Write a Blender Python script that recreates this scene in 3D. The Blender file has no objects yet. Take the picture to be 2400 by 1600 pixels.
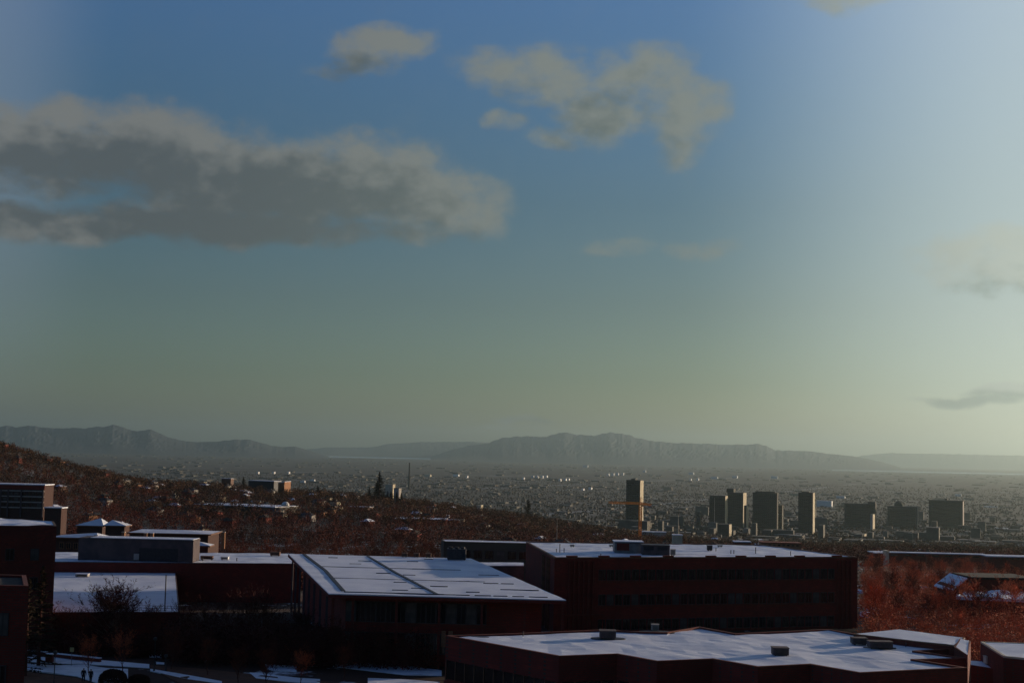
import bpy, bmesh, math, random
from mathutils import Vector, Matrix, noise
sc = bpy.context.scene
col = sc.collection
R = math.radians
rnd = random.Random(7)

# ------------------------------------------------------------------ camera
F = 3333.0            # focal length in pixels of the 2400 x 1600 photograph
CAM = Vector((0, 0, 30))
PITCH, ROLL = math.atan(262 / F), R(1.3)
cd = bpy.data.cameras.new('camera'); cam = bpy.data.objects.new('camera', cd); col.objects.link(cam)
cd.sensor_width = 36; cd.lens = 36 * F / 2400; cd.clip_start = 1; cd.clip_end = 200000
CM = Matrix.Rotation(R(90) + PITCH, 3, 'X') @ Matrix.Rotation(ROLL, 3, 'Z')
cam.matrix_world = Matrix.Translation(CAM) @ CM.to_4x4()
sc.camera = cam

def ray(px, py):
    return CM @ Vector(((px - 1200) / F, -(py - 800) / F, -1))
def P(px, py, z):                     # where the sight line meets the level z
    r = ray(px, py); return CAM + r * ((z - CAM.z) / r.z)
def Dp(px, py, y):                    # the point on the sight line y metres ahead
    r = ray(px, py); return CAM + r * (y / r.y)

# ------------------------------------------------------------------ world
SUN_AZ, SUN_EL = 58, 7
sc.view_settings.view_transform = 'Standard'; sc.view_settings.look = 'None'
sc.view_settings.exposure = 0; sc.view_settings.gamma = 1
w = bpy.data.worlds.new('World'); sc.world = w; w.use_nodes = True
nt = w.node_tree; L = nt.links.new
def N(t, tree=None, **k):
    n = (tree or nt).nodes.new(t)
    for a, b in k.items(): setattr(n, a, b)
    return n
def mth(op, a, b=None, c=None, clamp=False, tree=None):
    t = tree or nt; n = N('ShaderNodeMath', t, operation=op, use_clamp=clamp)
    for i, v in enumerate((a, b, c)):
        if v is None: continue
        if isinstance(v, (int, float)): n.inputs[i].default_value = v
        else: t.links.new(v, n.inputs[i])
    return n.outputs[0]
def smooth(v, a, b, c=0, d=1, tree=None):
    t = tree or nt; n = N('ShaderNodeMapRange', t, interpolation_type='SMOOTHSTEP')
    t.links.new(v, n.inputs[0])
    for i, x in enumerate((a, b, c, d)): n.inputs[i + 1].default_value = x
    return n.outputs[0]
def mixc(f, a, b, mode='MIX', tree=None):
    t = tree or nt; n = N('ShaderNodeMix', t, data_type='RGBA', blend_type=mode)
    if isinstance(f, (int, float)): n.inputs[0].default_value = f
    else: t.links.new(f, n.inputs[0])
    for i, v in ((6, a), (7, b)):
        if isinstance(v, tuple): n.inputs[i].default_value = (*v, 1)
        else: t.links.new(v, n.inputs[i])
    return n.outputs[2]
bg = nt.nodes['Background']; bg.inputs[1].default_value = 0.1
sky = N('ShaderNodeTexSky', sky_type='NISHITA', sun_disc=False)
sky.sun_elevation = R(SUN_EL); sky.sun_rotation = R(SUN_AZ)
sky.air_density = 1; sky.dust_density = 1.5; sky.ozone_density = 1.5
tc = N('ShaderNodeTexCoord'); sep = N('ShaderNodeSeparateXYZ'); L(tc.outputs['Generated'], sep.inputs[0])
DEG = 180 / math.pi
az = mth('MULTIPLY', mth('ARCTAN2', sep.outputs[0], sep.outputs[1]), DEG)
el = mth('MULTIPLY', mth('ARCSINE', sep.outputs[2]), DEG)
ramp = N('ShaderNodeValToRGB'); L(mth('DIVIDE', el, 60.0, clamp=True), ramp.inputs[0])
pts = [(0, (.80, 1.12, 1.45)), (1, (.68, .92, 1.15)), (3, (.49, .69, .86)), (6, (.42, .57, .72)), (10, (.37, .56, .76)),
       (14, (.40, .66, .98)), (19, (.50, .82, 1.33)), (30, (.40, .60, 1.1)), (60, (.40, .56, 1.0))]
cr = ramp.color_ramp; TS = 3.0
for i, (e, c) in enumerate(pts):
    s_ = cr.elements[i] if i < 2 else cr.elements.new(e / 60)
    s_.position = e / 60; s_.color = (c[0] / TS, c[1] / TS, c[2] / TS, 1)
tint = N('ShaderNodeVectorMath', operation='SCALE'); L(ramp.outputs[0], tint.inputs[0]); tint.inputs['Scale'].default_value = TS
skyc = mixc(1.0, sky.outputs[0], tint.outputs[0], 'MULTIPLY')
gain = mth('MULTIPLY', mth('ADD', smooth(az, 6, 21, 1, 1.35), smooth(az, 24, 55, 0, -1.0)), smooth(az, -21, -14, 1.1, 1))
gs = N('ShaderNodeVectorMath', operation='SCALE'); L(skyc, gs.inputs[0]); L(gain, gs.inputs['Scale'])

veil = mixc(mth('MULTIPLY', smooth(az, 6, 22, 0, .62), smooth(az, 26, 40, 1, 0)), gs.outputs[0], (5.7, 6.4, 6.2))
veil = mixc(mth('MULTIPLY', mth('MULTIPLY', smooth(az, -16, -21, 0, .3), smooth(az, -24, -36, 1, 0)), smooth(el, -2, 12, .3, 1)), veil, (2.8, 3.2, 3.9))
# clouds: density in azimuth / elevation, ragged by fractal noise; lit from the upper right
def ae(px, py):
    r = ray(px, py).normalized(); return math.degrees(math.atan2(r.x, r.y)), math.degrees(math.asin(r.z))
BL = [  # px, py, rx, ry, weight
    (60, 350, 260, 100, 1), (150, 300, 120, 70, .8), (330, 350, 240, 110, 1), (380, 310, 110, 70, .8), (520, 430, 240, 135, 1.1), (160, 265, 90, 45, .75),
    (690, 440, 240, 120, 1.1), (700, 385, 90, 75, .8), (880, 430, 200, 120, 1.05), (1020, 470, 165, 100, .95), (1090, 515, 105, 60, .8),
    (60, 525, 260, 44, 1.05), (330, 522, 260, 44, 1.0), (560, 535, 260, 45, 1.0), (860, 545, 260, 34, .7),
    (925, 98, 120, 46, .85), (850, 135, 110, 60, .75), (790, 165, 80, 34, .5),
    (1170, 160, 120, 56, .66), (1300, 185, 150, 80, .78), (1390, 270, 130, 76, .78), (1520, 195, 150, 95, .8), (1610, 250, 120, 90, .76),
    (1600, 340, 70, 70, .74), (1300, 318, 80, 34, .5), (1185, 285, 55, 28, .48), (2010, -10, 130, 38, .55), (1640, 590, 120, 30, .36), (1450, 580, 110, 26, .42),
    (2330, 605, 200, 62, .8), (2370, 650, 170, 44, .7), (2270, 940, 120, 14, 1.0), (2400, 924, 120, 20, 1.0), (2190, 942, 40, 13, .7), (1240, 984, 70, 11, .8), (1200, 1000, 110, 9, .5)]
cg = bpy.data.node_groups.new('cloud_density', 'ShaderNodeTree')
cg.interface.new_socket('p', in_out='INPUT', socket_type='NodeSocketVector')
cg.interface.new_socket('d', in_out='OUTPUT', socket_type='NodeSocketFloat')
gi = N('NodeGroupInput', cg); go = N('NodeGroupOutput', cg)
nz = N('ShaderNodeTexNoise', cg, noise_dimensions='2D'); nz.inputs['Scale'].default_value = .35; nz.inputs['Detail'].default_value = 3
cg.links.new(gi.outputs[0], nz.inputs['Vector'])
wv = N('ShaderNodeVectorMath', cg, operation='MULTIPLY_ADD'); cg.links.new(nz.outputs['Color'], wv.inputs[0])
wv.inputs[1].default_value = (2.0, 1.0, 0); wv2 = N('ShaderNodeVectorMath', cg, operation='ADD'); wv2.inputs[1].default_value = (-1.0, -.5, 0)
cg.links.new(gi.outputs[0], wv.inputs[2]); cg.links.new(wv.outputs[0], wv2.inputs[0])
acc = None
for (px, py, rx, ry, wt) in BL:
    a, e = ae(px, py); k = DEG / F
    s1 = N('ShaderNodeVectorMath', cg, operation='SUBTRACT'); cg.links.new(wv2.outputs[0], s1.inputs[0]); s1.inputs[1].default_value = (a, e, 0)
    s2 = N('ShaderNodeVectorMath', cg, operation='MULTIPLY'); cg.links.new(s1.outputs[0], s2.inputs[0]); s2.inputs[1].default_value = (1 / (rx * k), 1 / (ry * k), 0)
    s3 = N('ShaderNodeVectorMath', cg, operation='LENGTH'); cg.links.new(s2.outputs[0], s3.inputs[0])
    v = smooth(s3.outputs['Value'], 1.45, .25, 0, wt, tree=cg)
    acc = v if acc is None else mth('SMOOTH_MAX', acc, v, .18, tree=cg)
nz2 = N('ShaderNodeTexNoise', cg, noise_dimensions='2D'); nz2.inputs['Scale'].default_value = .75; nz2.inputs['Detail'].default_value = 9; nz2.inputs['Roughness'].default_value = .62
vs = N('ShaderNodeVectorMath', cg, operation='MULTIPLY'); vs.inputs[1].default_value = (.85, 1.25, 1); cg.links.new(gi.outputs[0], vs.inputs[0]); cg.links.new(vs.outputs[0], nz2.inputs['Vector'])
dd = mth('ADD', acc, mth('MULTIPLY', mth('SUBTRACT', nz2.outputs[0], .5, tree=cg), 1.25, tree=cg), tree=cg)
dd = mth('MULTIPLY', dd, smooth(acc, .05, .3, tree=cg), tree=cg)
cg.links.new(dd, go.inputs[0])
def dens(ou, ov):
    cv = N('ShaderNodeCombineXYZ'); L(mth('ADD', az, ou), cv.inputs[0]); L(mth('ADD', el, ov), cv.inputs[1])
    g = N('ShaderNodeGroup'); g.node_tree = cg; L(cv.outputs[0], g.inputs[0]); return g.outputs[0]
d0 = dens(0, 0); d1 = dens(.55, .8); d2 = dens(1.2, 1.9)
def mask(bl):
    cv = N('ShaderNodeCombineXYZ'); L(az, cv.inputs[0]); L(el, cv.inputs[1]); a_ = None
    for (px, py, rx, ry, wt) in bl:
        a, e = ae(px, py); k = DEG / F; s1 = N('ShaderNodeVectorMath', operation='SUBTRACT'); L(cv.outputs[0], s1.inputs[0]); s1.inputs[1].default_value = (a, e, 0)
        s2 = N('ShaderNodeVectorMath', operation='MULTIPLY'); L(s1.outputs[0], s2.inputs[0]); s2.inputs[1].default_value = (1 / (rx * k), 1 / (ry * k), 0)
        s3 = N('ShaderNodeVectorMath', operation='LENGTH'); L(s2.outputs[0], s3.inputs[0]); v = smooth(s3.outputs['Value'], 1.5, .2, 0, wt); a_ = v if a_ is None else mth('MAXIMUM', a_, v)
    return a_
under = mask([(250, 390, 330, 85, .6), (640, 430, 190, 100, .65), (430, 530, 600, 40, .7), (820, 165, 90, 40, .6), (2290, 942, 160, 26, 1.4), (2330, 690, 120, 26, .5), (1240, 984, 80, 14, 1.0), (950, 555, 260, 24, .35), (900, 440, 190, 70, .38), (1380, 250, 120, 60, .25)])
front = smooth(sep.outputs[1], .3, .6)
alpha = mth('MULTIPLY', smooth(d0, .0, .9, 0, .92), front)
nd_ = N('ShaderNodeTexNoise', noise_dimensions='2D'); nd_.inputs['Scale'].default_value = .9; nd_.inputs['Detail'].default_value = 8; cvn = N('ShaderNodeCombineXYZ'); L(az, cvn.inputs[0]); L(mth('MULTIPLY', el, 1.5), cvn.inputs[1]); L(cvn.outputs[0], nd_.inputs['Vector'])
shade = smooth(mth('ADD', mth('ADD', mth('ADD', mth('MULTIPLY', d1, .45), mth('MULTIPLY', d2, .3)), under), mth('MULTIPLY', mth('SUBTRACT', nd_.outputs[0], .5), 1.3)), .2, 1.15)
azl = smooth(az, -16, 6)
litc = mixc(azl, (1.8, 1.85, 1.75), (2.1, 2.3, 2.05))
drk = mixc(azl, (.80, .92, .95), (1.25, 1.5, 1.35))
litg = N('ShaderNodeVectorMath', operation='SCALE'); L(mixc(shade, litc, drk), litg.inputs[0]); L(smooth(az, 8, 21, 1, 2.2), litg.inputs['Scale'])
final = mixc(alpha, veil, litg.outputs[0])
L(final, bg.inputs[0])

sd = bpy.data.lights.new('sun', 'SUN'); sun = bpy.data.objects.new('sun', sd); col.objects.link(sun)
sd.energy = 5.0; sd.angle = R(.5); sd.color = (1, .78, .58)
sv = Vector((math.sin(R(SUN_AZ)) * math.cos(R(SUN_EL)), math.cos(R(SUN_AZ)) * math.cos(R(SUN_EL)), math.sin(R(SUN_EL))))
sun.rotation_euler = sv.to_track_quat('Z', 'Y').to_euler(); sun.location = sv * 500

# ------------------------------------------------------------------ materials
def mat(name, c, c2=None, scale=1.0, rough=.85, bump=0, detail=5, lo=.35, hi=.65, stretch=None, metal=0, coords='Object', spec=.3):
    m = bpy.data.materials.new(name); m.use_nodes = True; t = m.node_tree; b = t.nodes['Principled BSDF']
    b.inputs['Roughness'].default_value = rough; b.inputs['Metallic'].default_value = metal; b.inputs['Specular IOR Level'].default_value = spec
    tcn = N('ShaderNodeTexCoord', t); mp = N('ShaderNodeMapping', t); t.links.new(tcn.outputs[coords], mp.inputs[0])
    if stretch: mp.inputs['Scale'].default_value = stretch
    nn = N('ShaderNodeTexNoise', t); nn.inputs['Scale'].default_value = scale; nn.inputs['Detail'].default_value = detail
    t.links.new(mp.outputs[0], nn.inputs['Vector'])
    f = smooth(nn.outputs[0], lo, hi, tree=t)
    t.links.new(mixc(f, c, c2 or tuple(x * .7 for x in c), tree=t), b.inputs['Base Color'])
    if bump:
        bp = N('ShaderNodeBump', t); bp.inputs['Strength'].default_value = bump; bp.inputs['Distance'].default_value = .1
        t.links.new(nn.outputs[0], bp.inputs['Height']); t.links.new(bp.outputs[0], b.inputs['Normal'])
    return m
def brickmat(name, c, c2, mortar, sx=.5):
    m = mat(name, c, c2, .6, .9); t = m.node_tree; b = t.nodes['Principled BSDF']
    tcn = N('ShaderNodeTexCoord', t); sp = N('ShaderNodeSeparateXYZ', t); t.links.new(tcn.outputs['Object'], sp.inputs[0])
    cb = N('ShaderNodeCombineXYZ', t); t.links.new(mth('ADD', sp.outputs[0], sp.outputs[1], tree=t), cb.inputs[0]); t.links.new(sp.outputs[2], cb.inputs[1])
    bt = N('ShaderNodeTexBrick', t); bt.inputs['Scale'].default_value = 1; bt.inputs['Brick Width'].default_value = sx; bt.inputs['Row Height'].default_value = sx * .4
    bt.inputs['Mortar Size'].default_value = .02; t.links.new(cb.outputs[0], bt.inputs['Vector'])
    old = b.inputs['Base Color'].links[0].from_socket
    t.links.new(old, bt.inputs['Color1']); bt.inputs['Color2'].default_value = (*c2, 1); bt.inputs['Mortar'].default_value = (*mortar, 1)
    t.links.new(bt.outputs[0], b.inputs['Base Color']); return m
M = dict(
    brick=brickmat('brick', (.26, .030, .019), (.17, .022, .014), (.06, .04, .034)),
    brick2=brickmat('red_brick', (.22, .032, .019), (.14, .022, .014), (.07, .045, .035)),
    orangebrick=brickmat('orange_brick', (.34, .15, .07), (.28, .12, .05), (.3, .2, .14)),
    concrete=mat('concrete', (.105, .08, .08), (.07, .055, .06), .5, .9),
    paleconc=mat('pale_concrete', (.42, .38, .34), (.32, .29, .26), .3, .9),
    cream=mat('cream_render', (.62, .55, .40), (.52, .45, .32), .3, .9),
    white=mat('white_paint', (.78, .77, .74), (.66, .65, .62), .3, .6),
    snow=mat('snow', (.80, .83, .90), (.60, .64, .74), .16, .7, .25, 6, .3, .75),
    snow2=mat('wind_blown_snow', (.80, .84, .92), (.52, .56, .66), .25, .7, .25, 6, .45, .7),
    gravel=mat('roof_gravel', (.05, .04, .035), (.03, .025, .02), 2, .95),
    tar=mat('wet_roof_felt', (.03, .03, .035), (.02, .02, .024), 2, .6),
    glass=mat('dark_glass', (.012, .013, .016), (.008, .008, .01), .5, .12, spec=.5),
    metal=mat('galvanised_metal', (.2, .19, .19), (.15, .14, .14), 1.5, .5, metal=.3),
    darkmetal=mat('dark_metal', (.06, .05, .05), (.04, .035, .035), 1.5, .6),
    trim=mat('rusty_trim', (.17, .075, .04), (.11, .05, .03), 1, .7),
    woodm=mat('maroon_bare_wood', (.13, .026, .014), (.06, .017, .011), .02, .95),
    woodb=mat('brown_hillside_wood', (.115, .05, .022), (.05, .027, .014), .02, .95),
    blind=mat('drawn_blind', (.10, .085, .075), (.06, .05, .045), .7, .5),
    shadetwig=mat('shade_dark_maroon_twigs', (.085, .018, .013), (.05, .013, .010), .35, .95),  # maroon twigs darkened further: shade put into their colour
    brickdim=brickmat('dull_brick', (.085, .034, .026), (.06, .026, .02), (.07, .05, .045)),
    stucco=mat('pale_city_walls', (.15, .145, .125), (.10, .098, .088), .05, .9),
    roofdim=mat('patchy_snow_roofs', (.22, .23, .24), (.06, .056, .05), .01, .9),
    tower=mat('tower_stone', (.085, .078, .06), (.065, .06, .048), .08, .85),
    tower2=mat('tower_concrete', (.12, .11, .085), (.09, .08, .065), .08, .85),
    twig=mat('bare_twigs', (.17, .036, .018), (.09, .022, .013), .35, .95),
    twig2=mat('grey_bare_twigs', (.12, .04, .024), (.07, .026, .017), .35, .95),
    rust=mat('rust_coloured_twigs', (.60, .145, .055), (.30, .08, .036), .35, .95),
    bark=mat('bark', (.11, .04, .028), (.07, .028, .02), 3, .95, .3),
    palebark=mat('pale_bark', (.2, .13, .1), (.12, .08, .06), 3, .95, .3),
    needle=mat('conifer_needles', (.05, .032, .014), (.03, .02, .01), .8, .95),
    crane=mat('orange_crane_paint', (.85, .36, .06), (.75, .3, .05), .5, .6),
    asphalt=mat('asphalt', (.13, .055, .03), (.09, .04, .024), .8, .95),
    cloth=mat('dark_coat_cloth', (.02, .016, .018), (.014, .012, .014), 9, .95),
    denim=mat('dark_trousers', (.022, .022, .03), (.016, .016, .022), 9, .95),
    skin=mat('skin', (.45, .28, .2), (.4, .24, .17), 9, .6),
    hair=mat('dark_hair', (.02, .014, .01), (.012, .009, .007), 20, .7),
    shrub=mat('dark_shrub_leaves', (.05, .02, .012), (.03, .014, .009), 1.2, .95),
    sign=mat('yellow_sign_paint', (.55, .42, .16), (.45, .34, .14), 2, .6),
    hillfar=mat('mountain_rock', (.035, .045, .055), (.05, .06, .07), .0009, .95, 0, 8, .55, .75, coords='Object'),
    water=mat('lake_water', (.5, .52, .5), (.42, .45, .45), .0005, .25, spec=.6),
)

# ------------------------------------------------------------------ mesh helpers
class MB:
    def __init__(s): s.v = []; s.f = []; s.mi = []
    def poly(s, pts, mi=0):
        b = len(s.v); s.v += [tuple(p) for p in pts]; s.f.append(tuple(range(b, b + len(pts)))); s.mi.append(mi)
    def faces(s, vs, fs, mi=0):
        b = len(s.v); s.v += [tuple(p) for p in vs]; s.f += [tuple(b + i for i in f) for f in fs]; s.mi += [mi] * len(fs)
    def prism(s, xy, z0, z1, mi=0, mtop=None):
        n = len(xy); a = sum(xy[i][0] * xy[(i + 1) % n][1] - xy[(i + 1) % n][0] * xy[i][1] for i in range(n))
        if a < 0: xy = xy[::-1]
        zt = z1 if isinstance(z1, (list, tuple)) else [z1] * n
        b = len(s.v); s.v += [(p[0], p[1], z0) for p in xy] + [(p[0], p[1], zt[i]) for i, p in enumerate(xy)]
        s.f.append(tuple(b + i for i in range(n))[::-1]); s.mi.append(mi)
        s.f.append(tuple(b + n + i for i in range(n))); s.mi.append(mi if mtop is None else mtop)
        for i in range(n):
            j = (i + 1) % n; s.f.append((b + i, b + j, b + n + j, b + n + i)); s.mi.append(mi)
    def box(s, x0, x1, y0, y1, z0, z1, mi=0): s.prism([(x0, y0), (x1, y0), (x1, y1), (x0, y1)], z0, z1, mi)
    def bar(s, a, b, r0, r1=None, n=6, mi=0, cap=True):
        a = Vector(a); b = Vector(b); r1 = r0 if r1 is None else r1; d = (b - a).normalized()
        u = d.orthogonal().normalized(); w_ = d.cross(u)
        vs = []
        for c, r in ((a, r0), (b, r1)):
            for i in range(n):
                t = 2 * math.pi * i / n; vs.append(c + (u * math.cos(t) + w_ * math.sin(t)) * r)
        fs = [(i, (i + 1) % n, n + (i + 1) % n, n + i) for i in range(n)]
        if cap: fs += [tuple(range(n))[::-1], tuple(range(n, 2 * n))]
        s.faces(vs, fs, mi)
    def mesh(s, name, mats, sm=False):
        me = bpy.data.meshes.new(name); me.from_pydata(s.v, [], s.f)
        for m in (mats if isinstance(mats, (list, tuple)) else [mats]): me.materials.append(m)
        if any(s.mi): me.polygons.foreach_set('material_index', s.mi)
        if sm: me.polygons.foreach_set('use_smooth', [True] * len(s.f))
        me.update(); return me
    def build(s, name, mats, parent=None, sm=False):
        o = bpy.data.objects.new(name, s.mesh(name, mats, sm)); col.objects.link(o)
        if parent: o.parent = parent
        return o
def tag(o, label=None, cat=None, group=None, kind=None):
    for k, v in (('label', label), ('category', cat), ('group', group), ('kind', kind)):
        if v: o[k] = v
    return o
def empty(name, loc=(0, 0, 0), rz=0):
    o = bpy.data.objects.new(name, None); col.objects.link(o); o.location = loc; o.rotation_euler.z = rz
    o.empty_display_size = .5; return o
def part(name, mesh, parent, loc=(0, 0, 0), rz=0):
    o = bpy.data.objects.new(name, mesh); col.objects.link(o); o.parent = parent; o.location = loc; o.rotation_euler.z = rz; return o
KIDS = {}
def copy_tree(o, parent=None):
    c = o.copy(); col.objects.link(c); c.parent = parent
    for ch in o.children: copy_tree(ch, c)
    return c
def inset(xy, d):
    n = len(xy); a = sum(xy[i][0] * xy[(i + 1) % n][1] - xy[(i + 1) % n][0] * xy[i][1] for i in range(n))
    if a < 0: xy = xy[::-1]
    out = []
    for i in range(n):
        p, q, r = Vector(xy[i - 1][:2]), Vector(xy[i][:2]), Vector(xy[(i + 1) % n][:2])
        e1 = (q - p).normalized(); e2 = (r - q).normalized()
        n1 = Vector((-e1.y, e1.x)); n2 = Vector((-e2.y, e2.x)); m = (n1 + n2)
        m = m / max(.3, m.dot(n1)) if m.length > 1e-4 else n1
        out.append(tuple(q + m * d))
    return xy, out
def ring(mb, xy, d, z0, z1, mi=0):      # a closed band of width d just inside the outline
    o, i = inset(xy, d); n = len(o)
    vs = [(p[0], p[1], z) for z in (z0, z1) for p in o] + [(p[0], p[1], z) for z in (z0, z1) for p in i]
    fs = []
    for k in range(n):
        j = (k + 1) % n
        fs += [(k, j, n + j, n + k), (2 * n + j, 2 * n + k, 3 * n + k, 3 * n + j), (n + k, n + j, 3 * n + j, 3 * n + k), (j, k, 2 * n + k, 2 * n + j)]
    mb.faces(vs, fs, mi)

# ------------------------------------------------------------------ terrain
PR = [(-500, 1.3), (240, 1.3), (300, -1), (400, -8), (600, -18), (1000, -38), (1500, -64), (2000, -90), (3500, -156), (5000, -170), (8000, -178), (200000, -182)]
def base(y):
    for (a, za), (b, zb) in zip(PR, PR[1:]):
        if y <= b:
            t = max(0, (y - a) / (b - a)); return za + (zb - za) * t
    return PR[-1][1]
HS = [(-1600, 150), (-900, 134), (-720, 112), (-620, 86), (-540, 68), (-480, 61), (-380, 58), (-250, 52), (-120, 44), (0, 30), (150, 12), (300, 0)]
def hs(s):
    if s <= HS[0][0]: return HS[0][1]
    for (a, za), (b, zb) in zip(HS, HS[1:]):
        if s <= b: return za + (zb - za) * (s - a) / (b - a)
    return 0
def ss(a, b, x):
    t = min(1, max(0, (x - a) / (b - a))); return t * t * (3 - 2 * t)
def G(x, y):
    if y < 250: return 1.3
    h = hs(x / y * 2000) * ss(650, 2000, y) * (1 - ss(2050, 3100, y))
    return base(y) + h + ss(500, 1200, y) * 2.5 * noise.noise(Vector((x / 160, y / 160, 0)))
def GP(px, py):                       # where the sight line meets the ground
    r = ray(px, py); t = 100.0
    while t < 60000:
        p = CAM + r * t
        if p.z < G(p.x, p.y): return Vector((p.x, p.y, G(p.x, p.y)))
        t *= 1.01
    return CAM + r * t
ys = [-400, -100, 0, 40, 80, 120, 160, 200, 240, 249.9]
y = 255
while y < 100000: ys.append(y); y *= 1.035
NS = 150
vs = []; fs = []
for j, y in enumerate(ys):
    for i in range(NS + 1):
        s_ = -1.3 + 2.6 * i / NS
        x = s_ * (max(y, 0) + 250); vs.append((x, y, G(x, y)))
for j in range(len(ys) - 1):
    for i in range(NS):
        a = j * (NS + 1) + i; fs.append((a, a + 1, a + NS + 2, a + NS + 1))
mb = MB(); mb.faces(vs, fs)
gm = mat('winter_ground', (.055, .024, .014), (.035, .016, .011), .05, .95)
t = gm.node_tree; b = t.nodes['Principled BSDF']; old = b.inputs['Base Color'].links[0].from_socket
ge = N('ShaderNodeNewGeometry', t); sp = N('ShaderNodeSeparateXYZ', t); t.links.new(ge.outputs['Position'], sp.inputs[0])
n1 = N('ShaderNodeTexNoise', t); n1.inputs['Scale'].default_value = .055; n1.inputs['Detail'].default_value = 6; n1.inputs['Roughness'].default_value = .65
t.links.new(ge.outputs['Position'], n1.inputs['Vector'])
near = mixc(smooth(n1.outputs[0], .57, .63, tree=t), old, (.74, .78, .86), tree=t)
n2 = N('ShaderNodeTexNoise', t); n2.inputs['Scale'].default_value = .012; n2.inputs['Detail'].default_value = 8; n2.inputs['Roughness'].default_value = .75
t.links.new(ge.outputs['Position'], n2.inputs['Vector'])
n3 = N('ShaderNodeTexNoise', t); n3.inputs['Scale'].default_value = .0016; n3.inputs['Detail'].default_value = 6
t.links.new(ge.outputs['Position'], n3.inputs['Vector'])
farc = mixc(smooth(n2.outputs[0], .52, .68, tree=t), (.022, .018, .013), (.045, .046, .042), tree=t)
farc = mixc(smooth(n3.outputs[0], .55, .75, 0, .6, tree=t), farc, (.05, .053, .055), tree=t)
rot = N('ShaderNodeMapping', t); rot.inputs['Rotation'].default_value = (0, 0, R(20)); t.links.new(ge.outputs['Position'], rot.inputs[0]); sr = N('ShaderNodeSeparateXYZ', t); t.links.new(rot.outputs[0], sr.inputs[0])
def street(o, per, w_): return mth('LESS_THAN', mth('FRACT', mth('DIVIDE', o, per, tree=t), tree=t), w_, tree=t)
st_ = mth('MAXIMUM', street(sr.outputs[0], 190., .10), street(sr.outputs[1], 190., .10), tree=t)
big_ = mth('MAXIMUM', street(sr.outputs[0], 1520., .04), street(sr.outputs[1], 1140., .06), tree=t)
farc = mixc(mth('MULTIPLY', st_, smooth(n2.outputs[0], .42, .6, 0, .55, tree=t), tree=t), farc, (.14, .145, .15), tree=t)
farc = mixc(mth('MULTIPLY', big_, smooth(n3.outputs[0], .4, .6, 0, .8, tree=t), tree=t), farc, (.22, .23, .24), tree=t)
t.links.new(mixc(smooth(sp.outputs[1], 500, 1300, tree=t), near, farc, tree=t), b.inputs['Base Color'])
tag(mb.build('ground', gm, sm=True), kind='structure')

# mountains: every range is a solid ridge with spurs, at its own distance
def range_mesh(name, prof, yr, yb, seed, m, back=.35):
    mb = MB(); NU, NV = 260, 26; x0, x1 = prof[0][0], prof[-1][0]; vs = []
    for i in range(NU + 1):
        px = x0 + (x1 - x0) * i / NU
        for (a, pa), (b_, pb) in zip(prof, prof[1:]):
            if px <= b_: py = pa + (pb - pa) * (px - a) / (b_ - a); break
        top = Dp(px, py, yr); fr = top.x / yr
        h = top.z + 182
        h += h * .04 * noise.fractal(Vector((px / 14., seed, 0)), .8, 2.2, 4)
        for j in range(NV + 1):
            v = j / NV                       # 0 = foot towards the town, .8 = crest, 1 = behind
            if v <= .8:
                q = v / .8; yy = yb + (yr - yb) * q
                nn = noise.fractal(Vector((fr * 60, q * 2.2, seed)), 1.0, 2.1, 5)
                sp_ = abs(noise.fractal(Vector((fr * 75 + 2.5 * nn, seed * 3, q * 1.8)), .8, 2.1, 4)) * 1.3
                z = h * (q ** 1.15) * (1 - (1 - q) * q * (.55 * sp_ + .25 * nn))
            else:
                q = (v - .8) / .2; yy = yr + (yr - yb) * q * 1.2; z = h * (1 - q) ** .8 if q < 1 else 0
            vs.append((fr * yy, yy, -184 + max(0, z)))
    fs = []
    for i in range(NU):
        for j in range(NV):
            a = i * (NV + 1) + j; fs.append((a, a + NV + 1, a + NV + 2, a + 1))
    mb.faces(vs, fs); return tag(mb.build(name, m, sm=False), kind='structure')
M1 = [(-500, 1010), (-250, 1002), (-100, 1004), (0, 998), (18, 993), (38, 999), (79, 994), (90, 998), (127, 1001), (178, 1000), (196, 1002), (230, 996), (242, 998), (268, 992), (288, 998), (316, 1008),
      (339, 1006), (355, 1003), (367, 1010), (398, 1024), (428, 1031), (459, 1034), (510, 1033), (548, 1028), (587, 1028), (610, 1036), (637, 1043), (662, 1046), (693, 1045), (713, 1051), (745, 1062), (775, 1072)]
M2 = [(640, 1062), (700, 1053), (741, 1050), (767, 1047), (869, 1047), (907, 1039), (984, 1034), (1093, 1033), (1150, 1036), (1200, 1040), (1300, 1060)]
M3 = [(1010, 1070), (1060, 1052), (1100, 1042), (1142, 1038), (1160, 1029), (1176, 1023), (1197, 1021), (1278, 1020), (1304, 1015), (1322, 1009), (1355, 1016), (1393, 1017), (1432, 1010), (1457, 1013), (1483, 1020), (1534, 1031),
      (1585, 1036), (1660, 1037), (1700, 1040), (1778, 1038), (1797, 1044), (1816, 1053), (1890, 1055), (1953, 1062), (2015, 1070), (2060, 1080), (2110, 1094)]
M4 = [(1950, 1085), (2020, 1066), (2080, 1060), (2200, 1062), (2400, 1066), (2700, 1070), (3100, 1080)]
range_mesh('mountains', M1, 37500, 31000, 3.1, M['hillfar'])
range_mesh('mountains', M2, 62000, 52000, 8.7, M['hillfar'])
range_mesh('mountains', M3, 46000, 34000, 5.3, M['hillfar'])
range_mesh('mountains', M4, 72000, 64000, 1.9, M['hillfar'])
mb = MB(); pl = [P(690, 1070, -176), P(1000, 1076, -176), P(1330, 1084.5, -176), P(1330, 1081, -176), P(1000, 1073, -176), P(690, 1066, -176)]
mb.poly(pl); tag(mb.build('lake', M['water']), kind='structure')
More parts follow.
